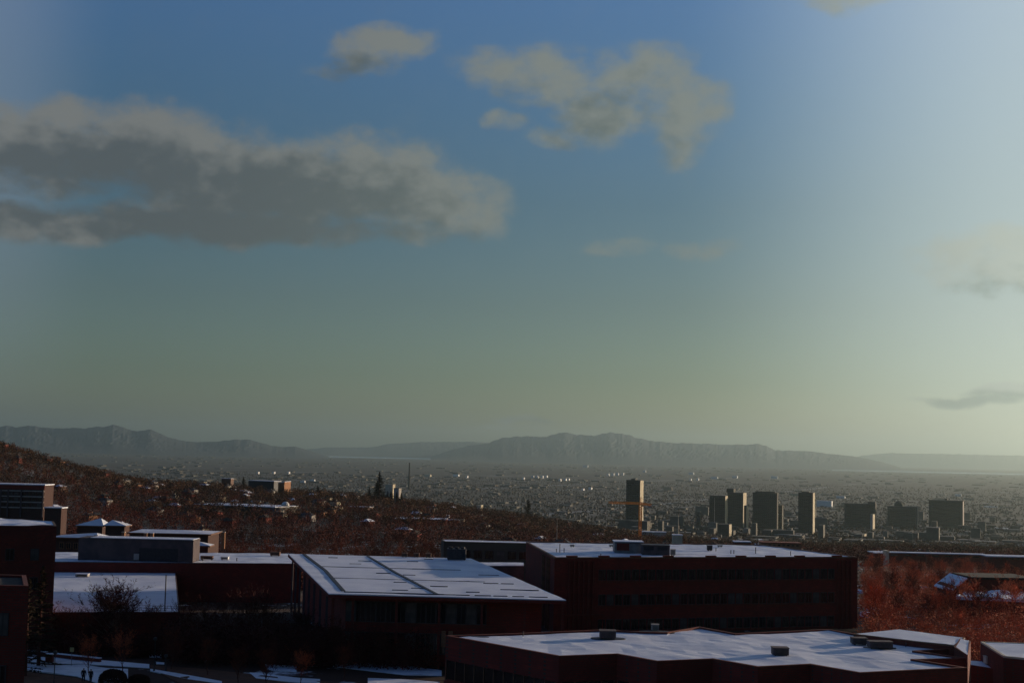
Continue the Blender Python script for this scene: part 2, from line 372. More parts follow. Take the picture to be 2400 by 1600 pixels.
mb = MB(); pl = [P(1950, 1102, -176), P(2600, 1117, -176), P(2600, 1114.5, -176), P(1950, 1100, -176)]
mb.poly(pl); tag(mb.build('lake', M['water']), kind='structure')

# ------------------------------------------------------------------ generic flat-roofed building
def outline(pts, z): return [tuple(P(a, b, z).xy) for a, b in pts]
def roof_snow(mb, xy, z, thick=.18, lump=.07, seed=0.0, step=1.3):
    """a snow blanket with a softly uneven top, filling the outline"""
    bm = bmesh.new(); vs_ = [bm.verts.new((p[0], p[1], 0)) for p in xy]; bm.faces.new(vs_)
    xs = [p[0] for p in xy]; yy = [p[1] for p in xy]
    for ax, a, b_ in ((0, min(xs), max(xs)), (1, min(yy), max(yy))):
        k = a + step
        while k < b_:
            no = (1, 0, 0) if ax == 0 else (0, 1, 0); co = (k, 0, 0) if ax == 0 else (0, k, 0)
            bmesh.ops.bisect_plane(bm, geom=bm.verts[:] + bm.edges[:] + bm.faces[:], plane_co=co, plane_no=no); k += step
    bm.normal_update()
    if sum(f.normal.z for f in bm.faces) < 0: bmesh.ops.reverse_faces(bm, faces=bm.faces[:])
    b0 = len(mb.v)
    for i, v in enumerate(bm.verts):
        v.index = i
        mb.v.append((v.co.x, v.co.y, z + thick + lump * (noise.fractal(Vector((v.co.x * .2 + seed, v.co.y * .2, seed)), .8, 2, 3) + .35 * noise.noise(Vector((v.co.x * .9, v.co.y * .35, seed))))))
    for f in bm.faces: mb.f.append(tuple(b0 + v.index for v in f.verts)); mb.mi.append(0)
    n = len(xy); ring_ = [(p[0], p[1], z + .001) for p in xy] + [(p[0], p[1], z + thick) for p in xy]
    mb.faces(ring_, [(i, (i + 1) % n, n + (i + 1) % n, n + i) for i in range(n)])
    bm.free()
def flat_building(label, xy, ztop, zbase, wallm, cat='building', snow='snow', par=.35, pw=.35, parm=None, thick=.12, name='building', lump=.06, fascia=0, fm=None):
    c = Vector((sum(p[0] for p in xy) / len(xy), sum(p[1] for p in xy) / len(xy), zbase))
    root = tag(empty(name, c), label, cat); q = [(p[0] - c.x, p[1] - c.y) for p in xy]; H = ztop - zbase
    m = MB(); m.prism(q, 0, H - par); m.build('wall', wallm, root)
    if par > .02:
        m = MB(); ring(m, q, pw, H - par + .002, H); m.build('parapet', parm or wallm, root)
    if snow:
        o_, i_ = inset(q, pw + .004 if par > .02 else .06); m = MB(); roof_snow(m, i_, H - par + .003, thick, lump, seed=c.x * .1)
        m.build('snow_cover', M[snow], root, sm=False)
    return root, c, q, H
def wall_windows(root, a, b, zs, n, wfrac, h, m=None, inset_=.12, name='window', ends=.03, framem=None, proud=.03):
    """windows along the wall line a->b (local xy), centred heights zs, each its own part"""
    a = Vector(a); b = Vector(b); L_ = (b - a).length; d = (b - a) / L_; nrm = Vector((d.y, -d.x))
    cell = L_ * (1 - 2 * ends) / n; ww = cell * wfrac; ang = math.atan2(d.y, d.x)
    mb = MB(); mb.box(-ww / 2, ww / 2, -proud, .12, -h / 2, h / 2); pm = mb.mesh('window_pane', m or M['glass']); pb = mb.mesh('window_pane', M['blind']); rw = random.Random(int(L_ * 10))
    mb = MB(); e = .09
    mb.box(-ww / 2 - e, ww / 2 + e, -proud - .04, .1, -h / 2 - e, -h / 2 - .001); mb.box(-ww / 2 - e, ww / 2 + e, -proud - .04, .1, h / 2 + .001, h / 2 + e)
    mb.box(-ww / 2 - e, -ww / 2 - .001, -proud - .04, .1, -h / 2, h / 2); mb.box(ww / 2 + .001, ww / 2 + e, -proud - .04, .1, -h / 2, h / 2)
    mb.box(-.03, .03, -proud - .03, -proud - .001, -h / 2, h / 2)
    fmh = mb.mesh('window_frame', framem or M['darkmetal'])
    for z in zs:
        for k in range(n):
            p = a + d * (L_ * ends + cell * (k + .5))
            w_ = part(name, fmh, root, (p.x, p.y, z), ang); part('pane', pb if rw.random() < .2 else pm, w_)
def unit(label, name, cat, p, w_, dp, h, m, rz=0, top=None, kind='box'):
    r = tag(empty(name, p, rz), label, cat)
    mb = MB(); mb.box(-w_ / 2, w_ / 2, -dp / 2, dp / 2, .12, h); mb.build('casing', m, r)
    mb = MB(); mb.box(-w_ / 2 + .15, -w_ / 2 + .3, -dp / 2 + .1, dp / 2 - .1, 0, .119); mb.box(w_ / 2 - .3, w_ / 2 - .15, -dp / 2 + .1, dp / 2 - .1, 0, .119); mb.build('base', M['darkmetal'], r)
    mb = MB()
    for k in range(5):
        z = .12 + (h - .12) * (.2 + .15 * k); mb.box(-w_ * .38, w_ * .38, -dp / 2 - .03, -dp / 2 - .001, z - .04 * h / 1.4, z + .02)
    mb.build('louvre', M['darkmetal'], r)
    mb = MB(); mb.box(-w_ / 2 - .05, w_ / 2 + .05, -dp / 2 - .05, dp / 2 + .05, h + .001, h + .07); mb.build('lid', top or m, r)
    return r
def pipe(label, p, h, r=.08, name='vent_pipe', cat='pipe', m=None):
    o = tag(empty(name, p), label, cat); mb = MB(); mb.bar((0, 0, 0), (0, 0, h), r, n=8); mb.build('tube', m or M['darkmetal'], o)
    mb = MB(); mb.bar((0, 0, h + .05), (0, 0, h + .14), r * 2.2, r * .6, n=8); mb.bar((0, 0, h), (0, 0, h + .05), r * .7, n=6); mb.build('cap', m or M['darkmetal'], o); return o

# ---- brick laboratory block behind (four storeys, three window bands)
Z = 13.5
q = outline([(1300, 1305), (2010, 1304), (1790, 1276), (1233, 1269)], Z)
root, c, lq, H = flat_building('long dark brick four storey block with flat snowy roof and bands of windows', q, Z, -3, M['brick'], par=.25, snow='snow2', lump=.12, parm=M['trim'])
fa, fb = Vector(lq[0]), Vector(lq[1]); la = Vector(lq[3])
wall_windows(root, fa + (fb - fa) * .135, fa + (fb - fa) * .92, [H - 2.9, H - 6.9, H - 10.9], 30, .72, 1.6, ends=.0)
fd = (fb - fa).normalized(); fn = Vector((fd.y, -fd.x)); ang = math.atan2(fd.y, fd.x)
for z in (H - 3.95, H - 7.95, H - 11.95):
    mb = MB(); L_ = (fb - fa).length; mb.box(0, L_ * .8, -.12, -.001, -.14, .14); part('sill_band', mb.mesh('sill_band', M['brick2']), root, (*(fa + fd * L_ * .13), z), ang)
for k, u in enumerate((.045, .06, .075, .09, .105, .12, .93, .945, .96, .975)):      # narrow brick fins at both ends
    mb = MB(); mb.box(-.16, .16, -.35, -.001, 0, H - .6); part('fin', mb.mesh('fin', M['brick2']), root, (*(fa + fd * (fb - fa).length * u), 0), ang)
mb = MB(); mb.box(-3.9, 3.9, -.5, -.36, 0, .3); mb.box(-3.7, -3.5, -.46, -.36, -3, -.001); mb.box(3.5, 3.7, -.46, -.36, -3, -.001)
part('entrance_canopy', mb.mesh('entrance_canopy', M['brick2']), root, (*(fa + fd * (fb - fa).length * .085), H - 9.4), ang)
for u in (.66, .70, .8, .86):
    mb = MB(); mb.box(-.18, .18, -.3, -.001, 0, H - .5)
    d_ = (fa - la); p = la + d_ * u; part('pier', mb.mesh('pier', M['trim']), root, (*p, 0), math.atan2(d_.y, d_.x))
for u in (.055, .155, .255, .36, .5, .6, .7, .8, .93):      # scupper blocks riding on the parapet
    p = fa + (fb - fa) * u; mb = MB(); mb.box(-.9, .9, .0, .6, 0, .22); part('scupper', mb.mesh('scupper', M['brick']), root, (p.x, p.y, H + .002), ang)
R1 = Z - .25 + .12
def on(px, py, z=R1): return P(px, py, z)
# penthouse and plant on that roof
p = on(1474, 1296); a_ = on(1444, 1296); b_ = on(1506, 1296); wd = (b_ - a_).length
r = tag(empty('roof_plant_room', (p.x, p.y + 2.2, R1 - .1)), 'grey steel plant room with dark louvred front standing on the brick block roof', 'plant room')
mb = MB(); mb.box(-wd / 2, wd / 2, -2, 2, 0, 2.0); mb.build('wall', M['metal'], r)
mb = MB(); mb.box(-wd / 2 + .35, wd * .05 - .2, -2.06, -2.001, .55, 1.75); mb.build('louvre', M['brick'], r)
mb = MB(); mb.box(-wd / 2 + .0 + .1, wd / 2 - .5, -2.06, -2.001, 1.78, 1.9); mb.build('beam', M['concrete'], r)
mb = MB(); mb.box(-wd / 2 - .1, wd / 2 + .1, -2.1, 2.1, 2.001, 2.12); mb.build('roof', M['snow'], r)
p = on(1538, 1301); wd = (on(1566, 1301) - on(1507, 1301)).length
r = tag(empty('roof_plant_room', (p.x, p.y + 1.8, R1 - .1)), 'lower grey plant room with two dark openings beside the steel one on the roof', 'plant room')
mb = MB(); mb.box(-wd / 2, wd / 2, -1.6, 1.6, 0, 1.75); mb.build('wall', M['concrete'], r)
for x0 in (-.45, .05): mb = MB(); mb.box(wd * x0, wd * (x0 + .36), -1.66, -1.601, .95, 1.6); mb.build('opening', M['tar'], r)
mb = MB(); mb.box(-wd / 2 - .1, wd / 2 + .1, -1.7, 1.7, 1.751, 1.83); mb.build('roof', M['tar'], r)
unit('small pale vent unit at the right foot of the plant rooms', 'roof_vent', 'vent', on(1577, 1301), .8, .8, 1.0, M['paleconc'])
unit('dark mushroom shaped roof vent right of the plant rooms', 'roof_vent', 'vent', on(1663, 1290), .9, .9, .9, M['darkmetal'])
unit('pale low vent near the left rear edge of the brick block roof', 'roof_vent', 'vent', on(1341, 1281), .9, .9, .4, M['white'])
unit('pale low vent left of the steel plant room by the rear edge', 'roof_vent', 'vent', on(1433, 1281), .9, .9, .4, M['white'])
unit('pale low vent at the rear edge near the right end of the brick block roof', 'roof_vent', 'vent', on(1687, 1281), 1.0, .9, .35, M['white'])
for i, (a, b_, h, lb) in enumerate([(1312, 1294, 1.3, 'tallest thin dark pipe at the left end of the brick block roof'), (1304, 1294, .5, 'short dark pipe just left of the tall thin pipe'), (1322, 1294, .6, 'short dark pipe just right of the tall thin pipe'),
        (1408, 1304, .35, 'stub pipe by the front edge of the brick block roof'), (1678, 1291, .5, 'thin pipe right of the mushroom vent'), (1713, 1297, .5, 'left one of a pair of stub pipes right of the mushroom vent'), (1720, 1297, .5, 'right one of a pair of stub pipes right of the mushroom vent'),
        (1771, 1297, 1.0, 'thin tall pipe in the right half of the brick block roof'), (1853, 1301, .6, 'rightmost thin pipe on the brick block roof')]):
    pipe(lb, on(a, b_), h, .07)

# ---- hall with the broad tilted-looking snowy roof
Z = 10.8
hp = [(770, 1390), (1328, 1405), (1105, 1308), (675, 1297)]
q = outline(hp, Z); c = Vector((sum(p[0] for p in q) / 4, sum(p[1] for p in q) / 4, 0))
root = tag(empty('hall', (c.x, c.y, 0)), 'wide hall with overhanging snow covered roof crossed by dark seams and slim columns', 'building')
lq = [Vector((p[0] - c.x, p[1] - c.y)) for p in q]
m = MB(); m.prism([tuple(p) for p in lq], Z - .55, Z - .13); m.build('roof_slab', M['brick'], root)
_, wq = inset([tuple(p) for p in lq], 2.6); wq = [Vector(p) for p in wq]
m = MB(); m.prism([tuple(p) for p in wq], 0, Z - .56); m.build('wall', M['brick'], root)
m = MB(); _, iq = inset([tuple(p) for p in lq], .05); roof_snow(m, iq, Z - .129, .13, .04, 3.3); m.build('snow_cover', M['snow'], root)
FL, FR, BR_, BL_ = lq
def bil(u, v): return (FL * (1 - u) + FR * u) * (1 - v) + (BL_ * (1 - u) + BR_ * u) * v
def seam(pts, wdt, zt=.1):
    mb = MB()
    for a, b_ in zip(pts, pts[1:]):
        a = Vector(a); b_ = Vector(b_); d = (b_ - a).normalized(); nn = Vector((-d.y, d.x)) * wdt
        mb.prism([tuple(a + nn), tuple(b_ + nn), tuple(b_ - nn), tuple(a - nn)], Z - .12, Z + zt)
    mb.build('seam', M['tar'], root)
seam([bil(.075, .05), bil(.1, .5), bil(.085, .99)], .28); seam([bil(.075, .035), bil(.5, .035)], .26)
seam([bil(.47, .03), bil(.44, .5), bil(.43, .98)], .24)
for v in (.33, .62): seam([bil(.09, v), bil(.47, v), bil(.80, v)], .13, .06)
rr = random.Random(3)
for (u, v, l_) in [(.30, .10, .07), (.36, .27, .06), (.34, .48, .07), (.40, .15, .07), (.27, .72, .06), (.34, .82, .07), (.5, .2, .08), (.46, .45, .06), (.78, .3, .07), (.86, .3, .06), (.84, .5, .1), (.80, .17, .08), (.86, .17, .08), (.93, .17, .04),
                   (.55, .035, .06), (.63, .035, .07), (.71, .035, .06), (.79, .035, .05), (.86, .035, .08), (.6, .84, .06), (.72, .93, .05), (.56, .62, .06), (.68, .33, .05), (.62, .1, .06), (.28, .035, .05), (.2, .9, .05), (.5, .035, .05)]:
    seam([bil(u, v), bil(min(.99, u + l_), v + .002)], .2, .075)
for u in (.02, .105, .29, .47, .65, .83, .99):
    p = bil(u, .006); mb = MB(); mb.box(-.16, .16, .2, .55, 0, Z - .56); part('column', mb.mesh('column', M['brick2']), root, (p.x, p.y, 0))
for v in (.12, .25, .38, .5, .62, .74, .86, .97):
    p = bil(.012, v); mb = MB(); mb.box(-.15, .15, -.15, .15, 0, Z - .56); part('column', mb.mesh('column', M['concrete']), root, (p.x + .35, p.y, 0))
a, b_ = wq[0], wq[1]
d = (b_ - a); angw = math.atan2(d.y, d.x)
mb = MB(); mb.box(0, d.length * .7, -.14, -.001, 0, .5); part('spandrel', mb.mesh('spandrel', M['brick2']), root, (*(a + d * .12), Z - 4.4), angw)
wall_windows(root, a, a + d * .72, [Z - 2.5], 14, .86, 2.6, ends=.0); wall_windows(root, a, a + d * .72, [Z - 6.6], 14, .86, 2.6, ends=.0)
mb = MB(); mb.box(d.length * .78, d.length * 1.0, -.3, -.001, .2, Z - .7); mb.build('end_panel', M['brick2'], root).location = (a.x, a.y, 0); root.children[-1].rotation_euler.z = angw
for u in (.505, .54):
    mb = MB(); mb.box(-.3, .3, -.35, -.15, 0, 2.1); part('door', mb.mesh('door', M['orangebrick']), root, (*(a + d * u), Z - 6.9), angw)
zr = Z + .0
for i, (a_, b_, l_) in enumerate([(948, 1305, 'left'), (976, 1305, 'middle'), (1004, 1306, 'right')]):
    unit(f'{l_} one of three small dark vents along the rear edge of the hall roof', 'roof_vent', 'vent', P(a_, b_, zr), 1.0, .8, .7, M['trim'])
r = unit('large dark air handling unit at the rear right corner of the hall roof', 'air_handler', 'air conditioner', P(1070, 1311, zr), 3.3, 2, 1.9, M['darkmetal'])
mb = MB()
for k in range(3): mb.bar((-1.1 + k * 1.1, 0, 1.98), (-1.1 + k * 1.1, 0, 2.3), .38, n=12)
mb.build('fan', M['darkmetal'], r)

# ---- small block between the hall and the brick block
q = outline([(1080, 1326), (1228, 1326), (1228, 1319), (1080, 1318)], 8.6)
flat_building('low annexe with a narrow snowy ledge between hall and brick block', q, 8.6, -4, M['concrete'], par=.0)
q = [(Dp(1040, 1272, 300).x, 300), (Dp(1300, 1272, 300).x, 300), (Dp(1300, 1272, 306).x, 306), (Dp(1034, 1272, 306).x, 306)]
zt = Dp(1140, 1270, 300).z
root, c, lq, H = flat_building('dark low building with thin snowy roof line behind the air handling unit', q, zt, -4, M['tower'], par=.15, snow='snow')
wall_windows(root, Vector(lq[0]) + Vector((3, 0)), lq[1], [H - 2.6], 8, .7, 1.6)

# ---- west wing, long building with concrete penthouse (left)
Z = 7.3
q = outline([(60, 1315), (705, 1320), (690, 1296), (60, 1292)], Z)
root, c, lq, H = flat_building('long low dark building with snowy roof edge behind the hall, left', q, Z, -1, M['brick'], par=.15, parm=M['concrete'], snow='snow2', lump=.1)
pA = P(187, 1312, Z); pB = P(462, 1312, Z); W_ = (pB - pA).length
r = tag(empty('penthouse', ((pA.x + pB.x) / 2, pA.y + 3.3, Z - .1)), 'long grey concrete penthouse with dark recess on its right half, on the left roof', 'penthouse')
mb = MB(); mb.box(-W_ / 2, W_ / 2, -3, 3, 0, 4.2); mb.build('wall', M['concrete'], r)
mb = MB(); mb.box(W_ * .03, W_ * .37, -3.03, -3.001, .1, 2.7); mb.build('recess', M['tar'], r)
mb = MB(); mb.box(-W_ / 2 - .1, W_ / 2 + .1, -3.1, 3.1, 4.201, 4.45); mb.build('coping', M['concrete'], r)
mb = MB(); mb.box(-.4 * W_, W_ / 2 - .1, -2.9, 2.9, 4.451, 4.55); mb.build('snow_cover', M['snow'], r)
mb = MB(); mb.box(-.5, .5, -3.2, -3.031, 0, 1.2); part('vent', mb.mesh('vent', M['paleconc']), r, (.01 * W_, 0, .4))
unit('white box vent on the snowy roof right of the concrete penthouse', 'roof_vent', 'vent', P(527, 1311, Z), 1.5, 1.2, .55, M['white'])
unit('dark duct unit beside the right end of the concrete penthouse', 'roof_vent', 'vent', P(485, 1311, Z), 2.4, 1.2, .7, M['trim'])
unit('low dark vent at the rear edge of the left roof near the hall corner', 'roof_vent', 'vent', P(645, 1302, Z), 2.0, 1.2, .8, M['trim'])
pipe('thin pipe on the left roof edge between penthouse and hall', P(475, 1314, Z), .6, .1); pipe('stub pipe on the left roof edge nearer the hall', P(555, 1314, Z), .5, .1)
# lower snowy roof in front of it
Z = 5.3
q = outline([(60, 1434), (421, 1433), (412, 1338), (60, 1338)], Z)
root, c, lq, H = flat_building('lower wing whose broad flat snowy roof lies below the penthouse, left', q, Z, 1.3, M['brick2'], par=.12, parm=M['trim'], pw=.2)
unit('low snowy skylight box near the back left corner of the broad snowy roof', 'skylight', 'skylight', P(193, 1351, Z), 2.3, 1.4, .55, M['paleconc'], top=M['snow'])
pipe('tall thin flue standing near the right edge of the broad snowy roof', P(386, 1431, Z), 5.2, .09, name='flue')
mb = MB(); ax_, bx_ = P(250, 1433, Z + .02), P(421, 1433, Z + .02)
r = tag(empty('roof_railing', (ax_.x, ax_.y + .2, Z)), 'thin dark railing along the front edge of the broad snowy roof', 'railing')
Lr = (bx_ - ax_).length
for z in (.35, .7, 1.05): mb = MB(); mb.bar((0, 0, z), (Lr, 0, z), .025, n=5); mb.build('rail', M['darkmetal'], r)
for k in range(12): mb = MB(); mb.bar((0, 0, 0), (0, 0, 1.08), .03, n=5); part('post', mb.mesh('railing_post', M['darkmetal']), r, (Lr * k / 11, 0, 0))

# ---- tall brick building at the left edge
Z = 18.3
q = [(-82, 198), (Dp(133, 1229, 203).x, 203), (Dp(126, 1229, 215).x, 215), (-90, 226)]
root, c, lq, H = flat_building('tall dark brick building at the left edge with snow on its roof', q, Z, 1.3, M['brick2'], par=.2, snow='snow2', lump=.25, thick=.2)
wall_windows(root, Vector(lq[0]), Vector(lq[1]), [H - 4, H - 8, H - 12], 5, .3, 1.5, ends=.06)
q = [(Dp(-120, 1370, 112).x, 112), (Dp(67, 1370, 112).x, 112), (Dp(60, 1370, 121).x, 121), (Dp(-120, 1370, 112).x, 121)]
root, c, lq, H = flat_building('nearest brown brick building corner in the lower left, without snow', q, Dp(67, 1372, 112).z, 1.3, M['brick2'], par=.25, snow=None)
m = MB(); _, i_ = inset(lq, .36); m.prism(i_, H - .249, H - .2); m.build('roof', M['gravel'], root)
wall_windows(root, Vector(lq[0]), Vector(lq[1]), [H - 3, H - 7], 2, .3, 1.6, ends=.1)

# ---- pavilion roofs and little blocks behind the penthouse
def hip(label, x0, x1, ye, ya, xa, d, hwall, wm=None, depth=None, sk=0, ridge=0):
    A = Dp(x0, ye, d); B = Dp(x1, ye, d); top = Dp(xa, ya, d + (depth or (B.x - A.x)) / 2)
    W_ = B.x - A.x; dep = depth or W_; zb = G((A.x + B.x) / 2, d + dep / 2) - .5; ze = (A.z + B.z) / 2
    r = tag(empty('building', ((A.x + B.x) / 2, d + dep / 2, zb)), label, 'building'); cx, cy = r.location.x, r.location.y
    mb = MB(); mb.box(-W_ / 2 + .5, W_ / 2 - .5, -dep / 2 + .5, dep / 2 - .5, 0, ze - zb - .05); mb.build('wall', wm or M['brickdim'], r)
    tx = top.x - cx; h = top.z - zb; e = ze - zb
    mb = MB(); cs = [(-W_ / 2, -dep / 2, e), (W_ / 2, -dep / 2, e), (W_ / 2, dep / 2, e), (-W_ / 2, dep / 2, e)]
    a1, a2 = (tx - ridge, 0, h), (tx + ridge, 0, h)
    mb.faces(cs + [a1, a2], [(0, 1, 5, 4), (1, 2, 5), (2, 3, 4, 5), (3, 0, 4), (3, 2, 1, 0)]); mb.build('roof', M['snow'], r)
    mb = MB(); ring(mb, [(p[0] * 1.03, p[1] * 1.03) for p in cs], .3, e - .3, e - .002); mb.build('eaves', M['trim'], r)
    return r, W_, dep, e
hip('pavilion with a lopsided pointed snowy roof behind the penthouse, left of the small pyramid', 176, 243, 1231, 1214, 236, 420, 5, ridge=.2)
hip('pavilion with a small symmetrical pyramid roof of snow behind the penthouse', 242, 295, 1231, 1218, 264, 400, 5, ridge=.1)
hip('building with a long low snowy roof behind the right half of the penthouse', 300, 492, 1249, 1240, 380, 352, 5, depth=14, ridge=5)
hip('little hut with a snowy roof just right of the concrete penthouse', 446, 492, 1278, 1268, 462, 312, 3, depth=5, ridge=.3)
r, W_, dep, e = hip('small red brick block with snow on its roof left of the penthouse', 118, 232, 1259, 1248, 226, 340, 4, depth=9, ridge=.1)
wall_windows(r, (-W_ * .36, -dep / 2 + .5), (W_ * .1, -dep / 2 + .5), [e - 2.0, e - 4.6], 3, .55, 1.3, framem=M['orangebrick'])
for a_, b_, lb in ((225, 1263, 'small orange lit chimney at the right end of the little brick block'), (289, 1255, 'stubby orange lit chimney below the pyramid roof'), (341, 1258, 'lit chimney standing on the long low snowy roof, left of its pair'), (356, 1258, 'lit chimney standing on the long low snowy roof, right of its pair'), (524, 1255, 'orange lit chimney among the dark trees right of the little hut')):
    p = Dp(a_, b_, 338); o = tag(empty('chimney', (p.x, p.y, p.z - 3)), lb, 'chimney'); mb = MB(); mb.box(-.35, .35, -.35, .35, 0, 3.8); mb.build('stack', M['orangebrick'], o); mb = MB(); mb.box(-.42, .42, -.42, .42, 3.801, 3.95); mb.build('cap', M['paleconc'], o)

# ---- stepped building in the foreground
Z = 10.0
front = [(1045, 1488), (1310, 1536), (1446, 1531), (1540, 1548), (1670, 1542.5), (1776, 1561), (1899, 1555), (2015, 1575), (2268, 1563)]
side = [(2148, 1544), (2268, 1541), (2150, 1524), (2236, 1519), (2100, 1498)]
back = [(2000, 1483), (1942, 1473), (1724, 1483), (1638, 1467), (1560, 1480), (1508, 1479), (1413, 1474), (1200, 1483)]
q = outline(front + side + back, Z)
root, c, lq, H = flat_building('broad foreground building with zigzag walls and a flat snow covered roof', q, Z, 1.3, M['brick'], par=.35, pw=.35, parm=M['brick2'], thick=.14, lump=.13)
NB = len(front)
for i in range(NB - 1):
    a = Vector(q[i]) - c.xy; b_ = Vector(q[i + 1]) - c.xy; Lw = (b_ - a).length
    ang = math.atan2((b_ - a).y, (b_ - a).x)
    mb = MB(); mb.box(.25, Lw - .25, -.06, -.001, 0, 2.0); part('window_band', mb.mesh('window_band', M['glass']), root, (*a, H - 4.6), ang)
    n = max(2, int(Lw / 1.6)); mb = MB(); mb.box(-.06, .06, -.12, -.061, 0, 2.0); mm = mb.mesh('mullion', M['trim'])
    for k in range(n + 1): part('mullion', mm, root, (*(a + (b_ - a) * (.3 + (Lw - .6) * k / n) / Lw), H - 4.6), ang)
    mb = MB(); mb.box(.02, Lw - .02, -.16, -.001, 0, .35); part('string_course', mb.mesh('string_course', M['brick2']), root, (*a, H - 5.2), ang)
zr = Z - .35 + .13
# raised rear wing
q2 = outline([(2000, 1484), (2240, 1513), (2262, 1493), (2106, 1473.5)], Z + .4)
root, c2, lq2, H2 = flat_building('raised rear wing with long narrow snowy roof at the right of the zigzag building', q2, Z + .4, 1.3, M['brick2'], par=.12, pw=.25, parm=M['trim'])
q3 = outline([(2236, 1520), (2268, 1540), (2275, 1506), (2250, 1500)], Z + .2)
flat_building('brick end tower closing the raised rear wing of the zigzag building', q3, Z + .45, 1.3, M['brick2'], par=.15, pw=.2)
def melt(label, px, py, w_, d_, z=None):
    p = P(px, py, z or zr); mb = MB(); n = 26; pts = []
    for k in range(n):
        t_ = 2 * math.pi * k / n; f_ = 1 + .1 * noise.noise(Vector((px, k * .7, 0))); pts.append((math.cos(t_) * w_ / 2 * f_, math.sin(t_) * d_ / 2 * f_))
    mb.prism(pts, 0, .09); o = mb.build('melted_patch', M['tar']); o.location = (p.x, p.y, zr + .01)
    return tag(o, label, 'melted patch')
melt('dark oval of bare roof melted round the left box unit on the zigzag roof', 1425, 1496.5, 3.9, 2.2)
unit('brown box ventilator standing in a dark oval on the left of the zigzag roof', 'roof_ventilator', 'ventilator', P(1424, 1495, zr + .1), 1.75, 1.5, .85, M['concrete'])
unit('brown box ventilator alone near the front middle of the zigzag roof', 'roof_ventilator', 'ventilator', P(1828, 1535, zr), 1.6, 1.4, .8, M['concrete'])
unit('left brown ventilator of the pair near the rear right of the zigzag roof', 'roof_ventilator', 'ventilator', P(2013, 1509, zr), 1.6, 1.4, .7, M['concrete'])
melt('dark bare roof round the pair of ventilators at the right of the zigzag roof', 2062, 1518, 3.6, 1.2)
unit('right wider brown ventilator of the pair near the rear right of the zigzag roof', 'roof_ventilator', 'ventilator', P(2062, 1518, zr + .1), 2.5, 1.4, .72, M['concrete'])
unit('small cream box behind the pair of ventilators', 'roof_vent', 'vent', P(2061, 1501, zr), .55, .5, .5, M['cream'])
unit('pale metal hood standing at the rear edge of the zigzag roof', 'roof_hood', 'vent', P(1535, 1478, zr), .8, .7, .75, M['paleconc'])
melt('dark hollow in the snow at the rear edge below the pale hood', 1540, 1481.5, 4.3, 2.4)
melt('thin dark bare strip at the left tip of the zigzag roof', 1125, 1493, 2.0, .5)
pipe('tiny dark pipe near the left tip of the zigzag roof', P(1226, 1491, zr), .45, .05); pipe('tiny dark pipe right of the pair of ventilators', P(2123, 1515, zr), .35, .05)

# ---- stepped low building at the lower right edge
Z = 8.8
q = outline([(2352, 1536), (2480, 1548), (2480, 1508), (2298, 1502)], Z)
flat_building('brick building with stepped snowy roofs at the right edge', q, Z, 1.3, M['brick2'], par=.2, pw=.3, parm=M['cream'])
q = outline([(2266, 1556), (2480, 1590), (2480, 1558), (2266, 1545)], Z - 2.2)
flat_building('lowest snowy roof terrace at the right edge in front of the brick building', q, Z - 2.2, 1.3, M['brick2'], par=.15, pw=.3)
unit('cream lit box unit on the lowest terrace at the right edge', 'roof_vent', 'vent', P(2322, 1556, Z - 2.2), 1.4, 1.1, .9, M['cream'])
unit('dark squat box beside the cream unit on the lowest terrace', 'roof_vent', 'vent', P(2350, 1561, Z - 2.2), 1.5, 1.1, 1.0, M['brick2'])
